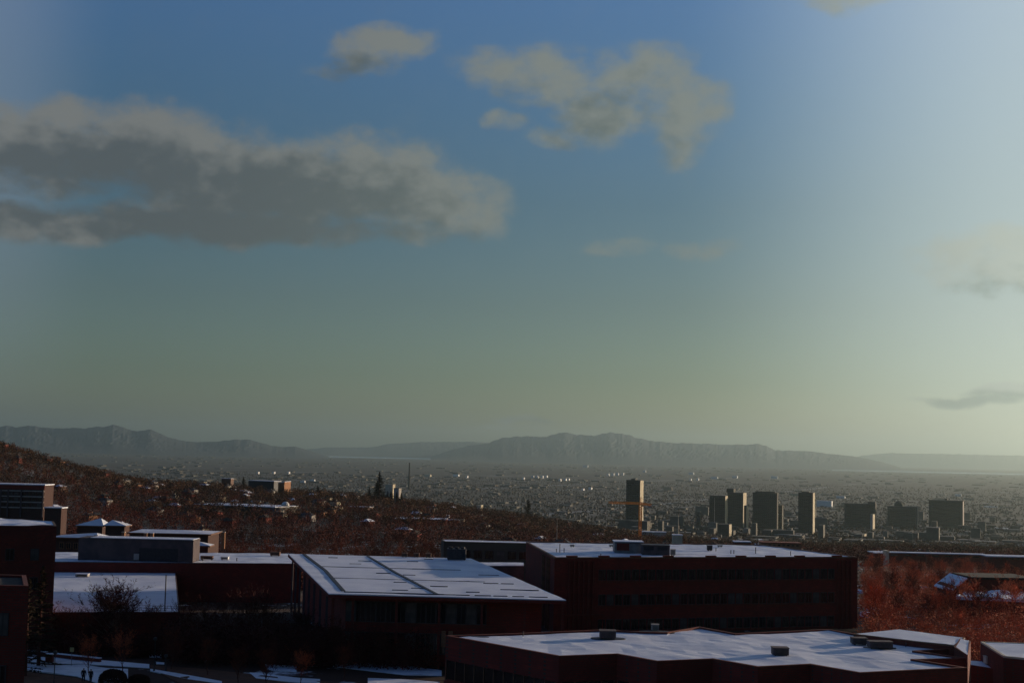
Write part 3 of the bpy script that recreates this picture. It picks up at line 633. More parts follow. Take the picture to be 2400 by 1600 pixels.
# ------------------------------------------------------------------ trees
def bare_tree(seed, h, spread, twm, bkm, ntw=1500, name='bare_tree', tw=.035, tl=(.3, .8), nb=30, cb=.16):
    r = random.Random(seed); trunk = MB(); segs = []; Rc = spread * h * .42
    def limb(p, d, L_, rad, lev, bend=.12):
        q = p; n = 3 if lev < 2 else 2; pts_ = [p]
        for k in range(n):
            d = (d + Vector((r.uniform(-bend, bend), r.uniform(-bend, bend), .07))).normalized(); nx = q + d * L_ / n
            trunk.bar(q, nx, rad * (1 - .8 * k / n), rad * (1 - .8 * (k + 1) / n), n=4 if lev < 1 else 3, cap=False)
            if lev >= 1: segs.append((q.copy(), nx.copy(), d.copy()))
            q = nx; pts_.append(q)
        if lev < 2:
            for k in range(5 if lev == 0 else 3):
                u = r.uniform(.25, 1) * n; i_ = min(n - 1, int(u)); st = pts_[i_].lerp(pts_[i_ + 1], min(1, u - i_))
                nd = (d + Vector((r.gauss(0, .5), r.gauss(0, .5), r.gauss(.12, .35)))).normalized()
                limb(st, nd, L_ * r.uniform(.32, .55), rad * .42, lev + 1, .2)
    p = Vector((0, 0, -.3)); lead = [p]; fork = r.uniform(.35, .6)
    for k in range(8):
        nx = Vector((r.gauss(0, .02) * h, r.gauss(0, .02) * h, h * .9 * (k + 1) / 8)); trunk.bar(p, nx, h * .02 * (1 - k / 9), h * .02 * (1 - (k + 1) / 9), n=6, cap=False); p = nx; lead.append(p)
    for k in range(nb):
        t_ = cb + (.86 - cb) * ((k + r.random()) / nb) ** .8; st = lead[int(t_ * 8 / .9) if t_ * 8 / .9 < 8 else 8].copy() * 1.0; st.z = t_ * h
        a = k * 2.4 + r.uniform(-.5, .5); e_ = r.uniform(.45, .95) + t_ * .35; u = (t_ - cb) / (1 - cb)
        env = Rc * math.sin(math.pi * min(1, .22 + .78 * u) ** .8) ** .8 + .05 * h
        limb(st, Vector((math.cos(a), math.sin(a), math.tan(min(1.2, e_)))).normalized(), env * r.uniform(.85, 1.2) / max(.45, math.cos(min(1.2, e_))) * .8, h * .0075 * (1.2 - t_), 0)
    crown = MB()
    for _ in range(ntw):
        a_, b2, d = r.choice(segs); v = (d * .8 + Vector((r.gauss(0, .5), r.gauss(0, .5), r.gauss(.15, .4)))).normalized()
        p = a_.lerp(b2, r.random()); e = p + v * r.uniform(*tl) * h / 10; s_ = v.orthogonal().normalized() * tw * r.uniform(.7, 1.3)
        if r.random() < .5: s_ = v.cross(s_).normalized() * tw
        crown.poly([p - s_, p + s_, e])
    zmax = max(v[2] for v in crown.v); k = h / zmax
    for q in (trunk, crown): q.v = [(a * k, b_ * k, c_ * k) for a, b_, c_ in q.v]
    return trunk.mesh('trunk', bkm), crown.mesh('crown', twm)
def conifer(seed, h, rad, n=1700, droop=.25):
    r = random.Random(seed); t_ = MB(); t_.bar((0, 0, -.3), (0, 0, h * .97), h * .022, .02, n=6); c_ = MB()
    nb = int(h * 9)
    for k in range(nb):
        z = h * (.06 + .93 * (k / nb) ** .9); L_ = rad * (1 - z / h) ** .85 * r.uniform(.72, 1.12) + .12; a = r.uniform(0, 6.28)
        dx = Vector((math.cos(a), math.sin(a), -droop + .5 * z / h)); side = Vector((-math.sin(a), math.cos(a), 0)); m = max(3, int(n / nb))
        t_.bar((0, 0, z), tuple(Vector((0, 0, z)) + dx * L_ * .95), .035, .01, n=3, cap=False)
        for j in range(m):
            u = r.uniform(.1, 1); p = Vector((0, 0, z)) + dx * L_ * u; s_ = r.choice((-1, 1)); w_ = (1.1 - u) * .5 * L_ ** .5
            e = p + side * s_ * w_ * r.uniform(.5, 1.1) + dx * .25 * L_ * r.uniform(0, .5) + Vector((0, 0, r.uniform(-.12, .06)))
            q = Vector((0, 0, r.uniform(.06, .16))) + dx * .12 * L_ ** .5
            c_.poly([p - q * .6, e, p + q])
    return t_.mesh('trunk', M['bark']), c_.mesh('crown', M['needle'])
def plant(name, meshes, p, label, cat, s=1.0, rz=None, group=None, sz=None):
    o = empty(name, p, rnd.uniform(0, 6.28) if rz is None else rz); o.scale = (s, s, sz or s); tag(o, label, cat, group)
    part('trunk', meshes[0], o); part('crown', meshes[1], o); return o
TR = [bare_tree(11, 10, .95, M['twig'], M['bark'], 3800), bare_tree(12, 10, .8, M['twig2'], M['bark'], 3800), bare_tree(13, 10, 1.0, M['rust'], M['bark'], 3200), bare_tree(14, 10, .9, M['rust'], M['bark'], 3200), bare_tree(15, 10, .75, M['twig'], M['bark'], 3400)]
FAR = [bare_tree(31 + i, 10, .9 + .09 * i, (M['twig'], M['rust'], M['twig2'])[i % 3], M['bark'], 2000, tw=.065, tl=(.4, 1.1), nb=20) for i in range(6)]
CON = [conifer(5, 13, 2.9, 3600), conifer(6, 26, 5.2, 5200, .1), conifer(8, 12, 2.6, 1800)]
CONR = conifer(16, 26, 8.2, 24000, .05)
def gz(x, y): return Vector((x, y, G(x, y)))
def at(px, y):
    p = Dp(px, 1100, y); return gz(p.x, y)
DT = [bare_tree(71 + i, 10, 1.0 + .1 * i, M['shadetwig'], M['bark'], 4200, nb=34) for i in range(3)]
# near campus trees
plant('conifer', CON[0], at(112, 186), 'dark conifer with drooping boughs against the broad snowy roof, lower left', 'conifer')
plant('conifer', CON[2], at(82, 178), 'shorter dark conifer tucked between the left building and the drooping conifer', 'conifer')
bg_ = bare_tree(21, 10.8, 1.15, M['shadetwig'], M['palebark'], 15000, tw=.045, nb=80, cb=.1)
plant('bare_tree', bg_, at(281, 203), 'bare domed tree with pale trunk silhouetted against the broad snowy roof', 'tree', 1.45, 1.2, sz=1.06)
plant('bare_tree', TR[4], at(375, 204), 'slim small bare tree in front of the right edge of the broad snowy roof', 'tree', .72)
sh = [bare_tree(61, 3, 1.2, M['twig2'], M['bark'], 900, tw=.03, tl=(.5, 1.2)), bare_tree(62, 3, 1.3, M['twig'], M['bark'], 900, tw=.03, tl=(.5, 1.2))]
for i, (a, y, s_, lb) in enumerate([(135, 204, 2.6, 'leftmost scrubby bush at the foot of the broad snowy roof'), (163, 204, 2.5, 'second scrubby bush from the left at the foot of the broad snowy roof'), (192, 204, 2.35, 'third scrubby bush from the left at the foot of the broad snowy roof'), (218, 203, 2.45, 'scrubby bush just left of the bare domed tree')]):
    plant('bush', sh[i % 2], at(a, y), lb, 'bush', s_ * .85)
near = [(452, 204, 1.0, 'leftmost'), (500, 203, 1.05, 'second from the left'), (548, 207, 1.1, 'third from the left'), (596, 200, 1.3, 'fourth from the left'), (640, 204, 1.15, 'fifth from the left'), (668, 196, .85, 'sixth from the left'),
        (720, 203, .95, 'seventh from the left'), (800, 191, .95, 'eighth from the left'), (858, 190, .75, 'ninth from the left'), (905, 190, .85, 'tenth from the left'), (960, 189, .7, 'rightmost')]
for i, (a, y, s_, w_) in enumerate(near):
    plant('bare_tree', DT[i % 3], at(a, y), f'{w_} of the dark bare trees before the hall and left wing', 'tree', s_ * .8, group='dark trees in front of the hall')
for i, (a, y, s_, lb) in enumerate([(228, 181, .62, 'small red twiggy tree on the snow behind the two walkers'), (306, 183, .68, 'small red twiggy tree right of the two walkers beside the road'), (722, 176, .55, 'small reddish tree on the snow in front of the hall'), (820, 181, .5, 'thin sapling at the edge of the snow patch before the hall'),
        (420, 186, .6, 'small dark tree by the road between lamp post and hall'), (505, 182, .55, 'small dark tree beside the road left of the snow patches'), (575, 176, .5, 'small bare tree before the snow patches'), (640, 174, .55, 'bare tree whose trunk crosses the snow patches')]):
    plant('bare_tree', TR[2 if i < 3 else 4], at(a, y), lb, 'tree', s_)
plant('bare_tree', TR[3], at(2016, 176), 'small lit orange tree at the right end of the brick block', 'tree', .42)

# woods beyond: single trees, sharing meshes
cnt = 0; rr = random.Random(77)
def blocked(x, y):
    return False
placed = []
def size_word(q): return 'tall' if q > .66 else 'short' if q < .33 else 'mid sized'
def lab_right(px, y, q):
    a = 'close to the brick block' if px < 2110 else 'left of the gabled house' if px < 2210 else 'around the gabled house' if px < 2300 else 'at the right edge'
    return f"{size_word(q)} rusty bare tree {a}, {'near the zigzag roof' if y < 330 else 'halfway up the slope' if y < 520 else 'below the very long brick building'}"
def lab_mid(px, y, q):
    a = 'behind the penthouse' if px < 460 else 'behind the left wing' if px < 680 else 'behind the hall roof' if px < 1030 else 'behind the low block'
    return f"{size_word(q)} dark red bare tree {a}, {'near' if y < 560 else 'farther' if y < 700 else 'farthest'}"
def lab_lab(px, y, q):
    a = 'left of the plant rooms' if px < 1430 else 'near the crane foot' if px < 1600 else 'under the slim skyline towers' if px < 1800 else 'near the roof right end'
    return f"{size_word(q)} bare tree beyond brick block, {a}, {'near row' if y < 620 else 'far row'}"
def scatter(n, pxa, pxb, ya, yb, label, group, sc_=(.75, 1.25), mesh=None, fn_=None, p_=1.6):
    global cnt
    k = 0; tries = 0
    while k < n and tries < n * 60:
        tries += 1; y = ya + (yb - ya) * rr.random() ** p_; px = rr.uniform(pxa, pxb); p = Dp(px, 1100, y)
        if fn_ and not fn_(px, y): continue
        if any((p.x - a) ** 2 + (p.y - b_) ** 2 < 14 for a, b_ in placed): continue
        placed.append((p.x, p.y)); ms = rr.choice(mesh or FAR)
        s_ = rr.uniform(*sc_); lab = label(px, y, (s_ - sc_[0]) / (sc_[1] - sc_[0])) if callable(label) else label
        plant('bare_tree', ms, gz(p.x, y), lab, 'tree', s_, group=group); k += 1; cnt += 1
scatter(125, 2020, 2440, 262, 820, lab_right, 'rusty bare trees on the right slope', (.55, .95), [FAR[1], FAR[4], FAR[1], FAR[0]])
scatter(26, 2030, 2430, 640, 815, lambda px, y, q: f"{size_word(q)} bare tree rising before the very long brick building, {'left' if px < 2130 else 'middle' if px < 2260 else 'right'} part", 'bare trees before the very long brick building', (.6, .85), [FAR[1], FAR[4], FAR[0]], p_=1.0)
scatter(14, 2030, 2420, 205, 250, lambda px, y, q: f"{size_word(q)} rusty tree right behind the zigzag building, {'left' if px < 2160 else 'middle' if px < 2290 else 'right'} of the strip", 'rusty bare trees behind the zigzag building', (.35, .55), [FAR[1], FAR[4]])
scatter(65, 130, 1240, 430, 830, lab_mid, 'dark bare trees behind the campus', (.9, 1.4), [FAR[0], FAR[2], FAR[3]])
scatter(44, 1200, 1990, 450, 900, lab_lab, 'dark bare trees beyond the brick block', (.55, .85), [FAR[0], FAR[3], FAR[1]])
# ------------------------------------------------------------------ far woods, one mass each
def lumps(mb, x, y, h, w_, n, size, r):
    z = G(x, y)
    for _ in range(n):
        a = r.uniform(0, 6.28); q = r.random() ** .5; t_ = r.random()
        c_ = Vector((x + math.cos(a) * q * w_ * (1 - .5 * t_), y + math.sin(a) * q * w_ * (1 - .5 * t_), z + h * (.1 + .85 * t_)))
        u = Vector((r.gauss(0, 1), r.gauss(0, 1), r.gauss(0, 1))).normalized() * size; v = u.orthogonal().normalized() * size * r.uniform(.5, 1)
        if r.random() < .5: v = u.cross(v).normalized() * size * .7
        mb.poly([c_ - u * .5 - v * .4, c_ + u * .5 - v * .3, c_ + v * .6])
r = random.Random(5)
def skyside(s): return True
for nm, m_, (ya, yb), n, h_, nn, size, seed, lb in [
        ('distant_woods', M['woodm'], (830, 1500), 4400, 8.5, 66, .95, 1, 'dark reddish wood covering the middle slopes below the city'),
        ('distant_woods', M['woodb'], (1150, 2500), 6400, 8.5, 44, 1.35, 2, 'dark trees covering the ridge and hillside suburbs'),
        ('distant_woods', M['woodb'], (1500, 3300), 5600, 7.5, 26, 1.7, 3, 'brownish trees among the suburb streets'),
        ('distant_woods', M['shrub'], (2900, 12000), 19000, 7, 9, 5, 4, 'dark trees scattered over the valley floor city')]:
    mb = MB(); r = random.Random(seed)
    for _ in range(n):
        y = ya * (yb / ya) ** r.random(); x = r.uniform(-.40, .40) * y
        if noise.noise(Vector((x / 240, y / 240, seed))) < -.6: continue
        if seed == 3 and y > 2500 and noise.noise(Vector((x / 90, y / 90, 7))) < -.2: continue
        hh = h_ * r.uniform(.55, 1.35)
        if y < 2500 and x / y > .02: hh *= .8
        lumps(mb, x, y, hh, hh * .5, nn, size, r)
    tag(mb.build(nm, m_), lb, 'woods', kind='stuff')

def brush(lb, m_, xa, xb, ya, yb, n, h_, nn, size, seed):
    mb = MB(); r = random.Random(seed)
    for _ in range(n):
        y = ya + (yb - ya) * r.random() ** 1.3; x = y * (r.uniform(xa, xb) - 1200) / F
        if noise.noise(Vector((x / 30, y / 30, seed))) < -.28: continue
        lumps(mb, x, y, h_ * r.uniform(.4, 1.3), h_ * .8, nn, size, r)
    tag(mb.build('undergrowth', m_), lb, 'undergrowth', kind='stuff')
brush('rusty undergrowth and thickets covering the right slope', M['rust'], 2030, 2500, 200, 840, 2600, 3.2, 84, .30, 5)
brush('dark red thickets behind the campus roofs', M['woodm'], 60, 2010, 345, 860, 3400, 4.2, 50, .66, 6)
brush('dark thickets under the trees in front of the hall', M['shadetwig'], 425, 1010, 190, 207, 330, 4.2, 170, .32, 8)
brush('dark thickets below the broad snowy roof', M['shadetwig'], 60, 425, 196, 206, 150, 2.6, 170, .3, 9)

# ------------------------------------------------------------------ suburb houses: individuals
A20 = R(-20)
def house_mesh(w_, d_, h_, rf, wm, rm, seed):
    mb = MB(); mb.prism([(-w_ / 2, -d_ / 2), (w_ / 2, -d_ / 2), (w_ / 2, d_ / 2), (-w_ / 2, d_ / 2)], -4, h_, 0)
    o_ = .5; z = h_ + .003
    vs_ = [(-w_ / 2 - o_, -d_ / 2 - o_, z), (w_ / 2 + o_, -d_ / 2 - o_, z), (w_ / 2 + o_, d_ / 2 + o_, z), (-w_ / 2 - o_, d_ / 2 + o_, z), (-w_ * .25, 0, z + rf), (w_ * .25, 0, z + rf)]
    mb.faces(vs_, [(0, 1, 5, 4), (1, 2, 5), (2, 3, 4, 5), (3, 0, 4), (3, 2, 1, 0)], 1)
    for k in (-.3, 0, .3): mb.box(w_ * k - .6, w_ * k + .6, -d_ / 2 - .03, -d_ / 2 - .002, 1, 2.3, 2)
    mb.box(w_ * .2, w_ * .2 + .8, -.4, .4, h_ + rf * .5, h_ + rf + .9, 0)
    return mb.mesh('house', [M[wm], M[rm], M['glass']])
HM = [(house_mesh(13, 9, 5, 2.6, 'cream', 'gravel', 1), 'cream walled house with dark roof'), (house_mesh(11, 9, 4, 2.4, 'trim', 'snow', 2), 'small brown house with snowy roof'), (house_mesh(15, 10, 6, 3, 'paleconc', 'tar', 3), 'long grey house with dark roof'), (house_mesh(12, 8, 5, 2.4, 'orangebrick', 'gravel', 4), 'orange brick house with dark roof'),
      (house_mesh(14, 9, 5, 2.6, 'brick2', 'snow2', 5), 'red brick house with snowy roof'), (house_mesh(12, 9, 6, 3, 'brick2', 'gravel', 6), 'tall dark brick house'), (house_mesh(12, 9, 6, 3, 'brick', 'gravel', 7), 'plain dark house')]
rr = random.Random(9); hp_ = []; k = 0
while k < 200:
    y = 900 * (2250 / 900) ** rr.random(); x = rr.uniform(-.37, .37) * y
    if rr.random() < .45: x = rr.uniform(-.37, -.15) * y; y = min(2200, y * 1.3)
    if any((x - a) ** 2 + (y - b_) ** 2 < 500 for a, b_ in hp_): continue
    hp_.append((x, y)); hm_, hl_ = rr.choice(HM); o = bpy.data.objects.new('house', hm_); col.objects.link(o); o.scale = (.8, .8, .72); o.location = (x, y, G(x, y) + .6); o.rotation_euler.z = A20 + rr.choice((0, R(90))) + rr.uniform(-.06, .06)
    pxh = 1200 + x / y * F; zone = next(z_ for lim, z_ in ((150, 'on the hillside at the far left'), (330, 'on the hillside left of the ridge houses'), (560, 'above the concrete penthouse'), (760, 'near the lit brick slabs on the ridge'), (980, 'near the tall lone conifer'), (1250, 'on the slope behind the hall'), (1560, 'on the slope round the crane'), (1990, 'below the skyline towers'), (9999, 'at the far right slope')) if pxh < lim)
    row = 'close by' if y < 1150 else 'halfway up' if y < 1600 else 'far up'
    tag(o, f'{hl_} {row} {zone}', 'house', 'houses among trees on the slopes below the city'); k += 1

# ------------------------------------------------------------------ the rest of the valley city, uncountable
mbw, mbd = MB(), MB(); ca, sa = math.cos(A20), math.sin(A20); r = random.Random(21)
def blk(mb, x, y, w_, d_, h_, mi=0, mt=1):
    z = G(x, y) - 3; pts_ = []
    for a, b_ in ((-1, -1), (1, -1), (1, 1), (-1, 1)):
        u, v = a * w_ / 2, b_ * d_ / 2; pts_.append((x + u * ca - v * sa, y + u * sa + v * ca))
    mb.prism(pts_, z, z + h_ + 3, mi, mt)
for _ in range(5500):
    y = 2150 * (9000 / 2150) ** r.random(); x = r.uniform(-.40, .40) * y
    u = x * ca + y * sa; v = -x * sa + y * ca
    if (u % 190) < 22 or (v % 190) < 22: continue
    big = r.random() < .07 * (y / 4000)
    if big: blk(mbw, x, y, r.uniform(20, 50), r.uniform(18, 45), r.uniform(4, 8), r.choice((0, 2, 2)), r.choice((1, 1, 3)))
    else: blk(mbw, x, y, r.uniform(7, 13), r.uniform(7, 11), r.uniform(3, 5.5), r.choice((0, 2, 2, 3)), r.choice((1, 3, 3)))
dt_x = [(1440, 2400)]
for _ in range(120):   # mid-rise blocks of the centre
    y = r.uniform(2700, 5200); x = y * (r.uniform(1480, 2420) - 1200) / F
    blk(mbw, x, y, r.choice((10, 16, 24, 40)) * r.uniform(.8, 1.2), r.uniform(10, 28), r.choice((7, 9, 12, 18, 30)), r.choice((2, 2, 3, 0)), r.choice((1, 3, 3)))
for _ in range(700):
    y = 8000 * (30000 / 8000) ** r.random(); x = r.uniform(-.40, .40) * y
    blk(mbw, x, y, r.uniform(20, 80), r.uniform(20, 60), r.uniform(5, 9), r.choice((0, 2, 2, 3)), r.choice((1, 1, 3)))
tag(mbw.build('distant_houses', [M['stucco'], M['roofdim'], M['tower2'], M['tower2']]), 'uncountable houses and low blocks filling the valley city', 'houses', kind='stuff')

# ------------------------------------------------------------------ notable far buildings
def tower(label, x0, x1, strip, ytop, d, m='tower', hmax=None, name='tower', plant_=(.25, .7, 6), bands=12, cap=None, extra=None):
    """front from px x0 to x1 and a lit side strip px wide; the grid is turned 20 degrees"""
    A = Dp(x0, ytop, d); az_ = math.atan2(A.x, A.y); W_ = (x1 - x0) / F * d / (math.cos(-A20 - az_) * 1.0)
    rel = max(.05, math.sin(-A20 - az_)); D_ = max(10, strip / F * d / rel)
    h = A.z - G(A.x, A.y); o = tag(empty(name, (A.x, A.y, G(A.x, A.y)), A20), label, 'tower')
    mb = MB(); mb.box(0, W_, 0, D_, -6, h); mb.build('wall', M[m], o)
    if bands:
        fl = h / bands; mb = MB(); mb.box(.06 * W_, .94 * W_, -.35, -.02, -fl * .22, fl * .22); bm_ = mb.mesh('window_band', M['glass'])
        for k in range(bands - 1): part('window_band', bm_, o, (0, 0, fl * (k + .6)))
        n = max(4, int(W_ / 5)); mb = MB(); mb.box(-.35, .35, -.7, -.36, 0, h - 2); pm = mb.mesh('mullion', M[m])
        for k in range(n): part('mullion', pm, o, (W_ * (.06 + .88 * k / (n - 1)), 0, 0))
    if strip >= 4: mb = MB(); mb.box(W_ + .03, W_ + .5, .3, D_ - .3, 0, h - 1); mb.build('painted_sun_flank', M['cream' if strip >= 5 else 'paleconc'], o)  # pale slab added on the sunward side; sunlight put into its colour
    if plant_:
        a, b_, ph = plant_; mb = MB(); mb.box(W_ * a, W_ * b_, D_ * .2, D_ * .8, h + .02, h + ph); mb.build('plant_room', M[m], o)
    mb = MB(); mb.box(-.4, W_ + .4, -.4, D_ + .4, h - .9, h + .01); mb.build('roof', M['tower2'], o)
    return o, W_, D_, h
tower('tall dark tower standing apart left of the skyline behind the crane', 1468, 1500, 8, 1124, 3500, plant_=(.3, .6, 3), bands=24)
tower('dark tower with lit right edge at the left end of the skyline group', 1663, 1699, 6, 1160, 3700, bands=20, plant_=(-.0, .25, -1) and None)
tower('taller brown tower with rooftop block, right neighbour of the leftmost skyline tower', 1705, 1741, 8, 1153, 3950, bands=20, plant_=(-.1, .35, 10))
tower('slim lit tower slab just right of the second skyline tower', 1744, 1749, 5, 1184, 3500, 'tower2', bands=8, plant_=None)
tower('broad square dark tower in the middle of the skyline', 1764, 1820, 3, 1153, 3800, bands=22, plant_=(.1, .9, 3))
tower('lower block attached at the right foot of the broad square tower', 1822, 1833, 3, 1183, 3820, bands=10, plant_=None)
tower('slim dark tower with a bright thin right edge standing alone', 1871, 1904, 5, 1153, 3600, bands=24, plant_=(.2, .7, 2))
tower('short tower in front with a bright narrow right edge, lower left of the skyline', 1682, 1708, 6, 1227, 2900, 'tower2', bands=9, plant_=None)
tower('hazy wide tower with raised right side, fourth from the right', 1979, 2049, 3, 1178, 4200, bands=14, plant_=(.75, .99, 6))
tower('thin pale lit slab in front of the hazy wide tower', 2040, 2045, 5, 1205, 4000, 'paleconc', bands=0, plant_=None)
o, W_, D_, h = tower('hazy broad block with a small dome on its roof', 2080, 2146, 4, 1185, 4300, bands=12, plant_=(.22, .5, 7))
mb = MB(); prev = None
for k in range(5): t0, t1 = k / 5 * math.pi / 2, (k + 1) / 5 * math.pi / 2; mb.bar((W_ * .36, D_ * .5, h + 7.02 + 9 * math.sin(t0)), (W_ * .36, D_ * .5, h + 7.02 + 9 * math.sin(t1)), 11 * math.cos(t0), max(.3, 11 * math.cos(t1)), n=12)
mb.build('dome', M['tower'], o)
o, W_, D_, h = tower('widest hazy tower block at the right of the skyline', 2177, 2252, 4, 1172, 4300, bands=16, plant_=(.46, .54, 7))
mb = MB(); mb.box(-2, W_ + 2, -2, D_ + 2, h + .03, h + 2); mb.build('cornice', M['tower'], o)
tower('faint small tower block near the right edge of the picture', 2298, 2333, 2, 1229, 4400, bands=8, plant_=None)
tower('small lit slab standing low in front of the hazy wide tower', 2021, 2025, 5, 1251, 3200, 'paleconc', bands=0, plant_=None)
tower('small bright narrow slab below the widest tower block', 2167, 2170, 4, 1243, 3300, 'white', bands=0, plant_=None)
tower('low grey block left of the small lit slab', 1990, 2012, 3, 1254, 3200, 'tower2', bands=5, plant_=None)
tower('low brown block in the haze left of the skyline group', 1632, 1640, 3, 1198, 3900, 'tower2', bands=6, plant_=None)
def crest(px):
    best = None
    y_ = 900.0
    while y_ < 2700:
        x_ = Dp(px, 1100, y_).x; t_ = (G(x_, y_) - 30) / y_
        if best is None or t_ > best[0]: best = (t_, y_)
        y_ += 25
    return best[1] - 60
def far_box(label, px0, px1, yt, yb, d, m, top=None, name='building', depth=None, rz=A20, cat='building', win=0):
    if 800 < d < 840 and px1 - px0 > 200: depth = 7
    if d > 3700: d = GP((px0 + px1) / 2, yb).y
    elif d >= 1000 or (d >= 880 and px1 < 1200):
        q_ = GP((px0 + px1) / 2, yb + 3).y; d = q_ if q_ < 2700 else crest((px0 + px1) / 2) + 150
    A, B_ = Dp(px0, yt, d), Dp(px1, yt, d); W_ = B_.x - A.x; zb = Dp((px0 + px1) / 2, yb, d).z; h = A.z - zb
    dp = depth or max(8, W_ * .5); g = min(zb, G(A.x, d)) - 1
    o = tag(empty(name, ((A.x + B_.x) / 2, d + dp / 2, zb), rz), label, cat); mb = MB(); mb.box(-W_ / 2, W_ / 2, -dp / 2, dp / 2, g - zb, h); mb.build('wall', M[m], o)
    mb = MB(); mb.box(-W_ / 2 - .3, W_ / 2 + .3, -dp / 2 - .3, dp / 2 + .3, h + .01, h + .5); mb.build('roof', M[top or 'snow'], o)
    if win: wall_windows(o, (-W_ / 2, -dp / 2), (W_ / 2, -dp / 2), [h * .5], win, .5, h * .3, proud=.1)
    return o, W_, dp, h
o, W_, dp, h = far_box('grey residence block with rows of windows in a pale frame, far left', -40, 105, 1134, 1196, 700, 'brickdim', 'snow', depth=14, rz=0)
mb = MB(); mb.box(-W_ / 2 - .2, W_ / 2 + .2, -7.5, -7.01, h - 2.0, h - .02); mb.build('fascia', M['brick'], o)
for z in (h - 4.6, h - 7.3, h - 10.0, h - 12.7):
    mb = MB(); mb.box(-W_ / 2, W_ / 2, -7.4, -7.01, -.2, .35); part('balcony_slab', mb.mesh('balcony_slab', M['paleconc']), o, (0, 0, z + 1.7))
wall_windows(o, (-W_ / 2, -7), (W_ / 2, -7), [h - 4.2, h - 6.9, h - 9.6], 10, .6, 1.3, proud=.05)
for u in (.035, .2, .5, .99): mb = MB(); mb.box(-.35, .35, -7.8, -7.41, -3, h - 2.2); part('pier', mb.mesh('pier', M['concrete']), o, (-W_ / 2 + W_ * (.28 + .71 * u), 0, 0))
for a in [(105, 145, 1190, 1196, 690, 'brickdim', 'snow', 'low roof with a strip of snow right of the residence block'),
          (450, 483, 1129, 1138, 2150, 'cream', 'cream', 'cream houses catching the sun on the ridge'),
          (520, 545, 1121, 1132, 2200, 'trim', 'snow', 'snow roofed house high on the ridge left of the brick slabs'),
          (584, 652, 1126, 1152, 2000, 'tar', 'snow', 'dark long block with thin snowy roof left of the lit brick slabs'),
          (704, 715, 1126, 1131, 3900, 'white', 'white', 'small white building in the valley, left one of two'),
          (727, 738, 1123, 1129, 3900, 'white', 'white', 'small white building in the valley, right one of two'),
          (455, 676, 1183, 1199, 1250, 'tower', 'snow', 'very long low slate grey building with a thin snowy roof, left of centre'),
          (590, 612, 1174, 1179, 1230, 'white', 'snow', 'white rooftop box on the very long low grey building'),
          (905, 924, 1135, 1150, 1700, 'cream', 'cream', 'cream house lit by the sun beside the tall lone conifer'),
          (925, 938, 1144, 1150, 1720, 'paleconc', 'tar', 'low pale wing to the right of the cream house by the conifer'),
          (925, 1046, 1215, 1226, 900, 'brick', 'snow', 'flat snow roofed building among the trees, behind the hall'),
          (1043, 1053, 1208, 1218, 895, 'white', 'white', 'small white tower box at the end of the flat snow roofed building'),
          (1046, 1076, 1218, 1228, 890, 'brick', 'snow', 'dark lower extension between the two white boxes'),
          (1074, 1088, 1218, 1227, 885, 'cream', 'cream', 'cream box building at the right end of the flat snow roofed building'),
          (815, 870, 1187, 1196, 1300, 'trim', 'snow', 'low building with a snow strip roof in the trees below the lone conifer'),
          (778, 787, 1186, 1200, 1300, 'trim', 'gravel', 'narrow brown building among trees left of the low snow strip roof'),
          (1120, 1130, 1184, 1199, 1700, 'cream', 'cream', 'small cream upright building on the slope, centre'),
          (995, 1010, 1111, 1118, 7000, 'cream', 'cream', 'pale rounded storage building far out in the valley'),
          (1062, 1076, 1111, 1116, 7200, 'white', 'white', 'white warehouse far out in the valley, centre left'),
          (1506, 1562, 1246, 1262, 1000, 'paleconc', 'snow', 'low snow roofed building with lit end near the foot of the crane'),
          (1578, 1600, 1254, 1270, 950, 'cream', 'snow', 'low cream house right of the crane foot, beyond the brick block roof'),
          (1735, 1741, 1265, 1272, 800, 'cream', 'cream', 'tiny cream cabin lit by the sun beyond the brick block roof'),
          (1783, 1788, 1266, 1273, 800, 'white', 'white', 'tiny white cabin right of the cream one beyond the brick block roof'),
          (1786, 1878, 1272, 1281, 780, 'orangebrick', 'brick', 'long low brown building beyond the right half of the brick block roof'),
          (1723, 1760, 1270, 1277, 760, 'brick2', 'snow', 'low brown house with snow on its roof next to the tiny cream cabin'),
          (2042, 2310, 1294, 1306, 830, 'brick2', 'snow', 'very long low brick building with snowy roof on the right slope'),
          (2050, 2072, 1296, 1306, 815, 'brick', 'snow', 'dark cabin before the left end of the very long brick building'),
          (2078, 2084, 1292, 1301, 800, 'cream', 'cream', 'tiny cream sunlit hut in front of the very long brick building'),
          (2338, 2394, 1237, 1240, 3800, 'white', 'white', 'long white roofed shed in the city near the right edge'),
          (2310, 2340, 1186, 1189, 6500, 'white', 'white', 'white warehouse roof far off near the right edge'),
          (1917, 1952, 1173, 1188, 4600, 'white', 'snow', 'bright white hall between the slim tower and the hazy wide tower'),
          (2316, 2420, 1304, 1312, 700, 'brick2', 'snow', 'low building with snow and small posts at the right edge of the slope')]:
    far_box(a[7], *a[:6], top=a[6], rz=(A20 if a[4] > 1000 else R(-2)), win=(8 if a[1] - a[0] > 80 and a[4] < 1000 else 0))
for a, b_, l_, d, mm, lb in [(655, 657, 1131, 1960, 'orangebrick', 'left one of two narrow orange brick slabs lit by the sun on the ridge'), (668, 670, 1129, 1990, 'orangebrick', 'right one of two narrow orange brick slabs lit by the sun on the ridge')]:
    far_box(lb, a, b_, l_, 1157, d, mm, 'snow', depth=30, rz=R(-6))
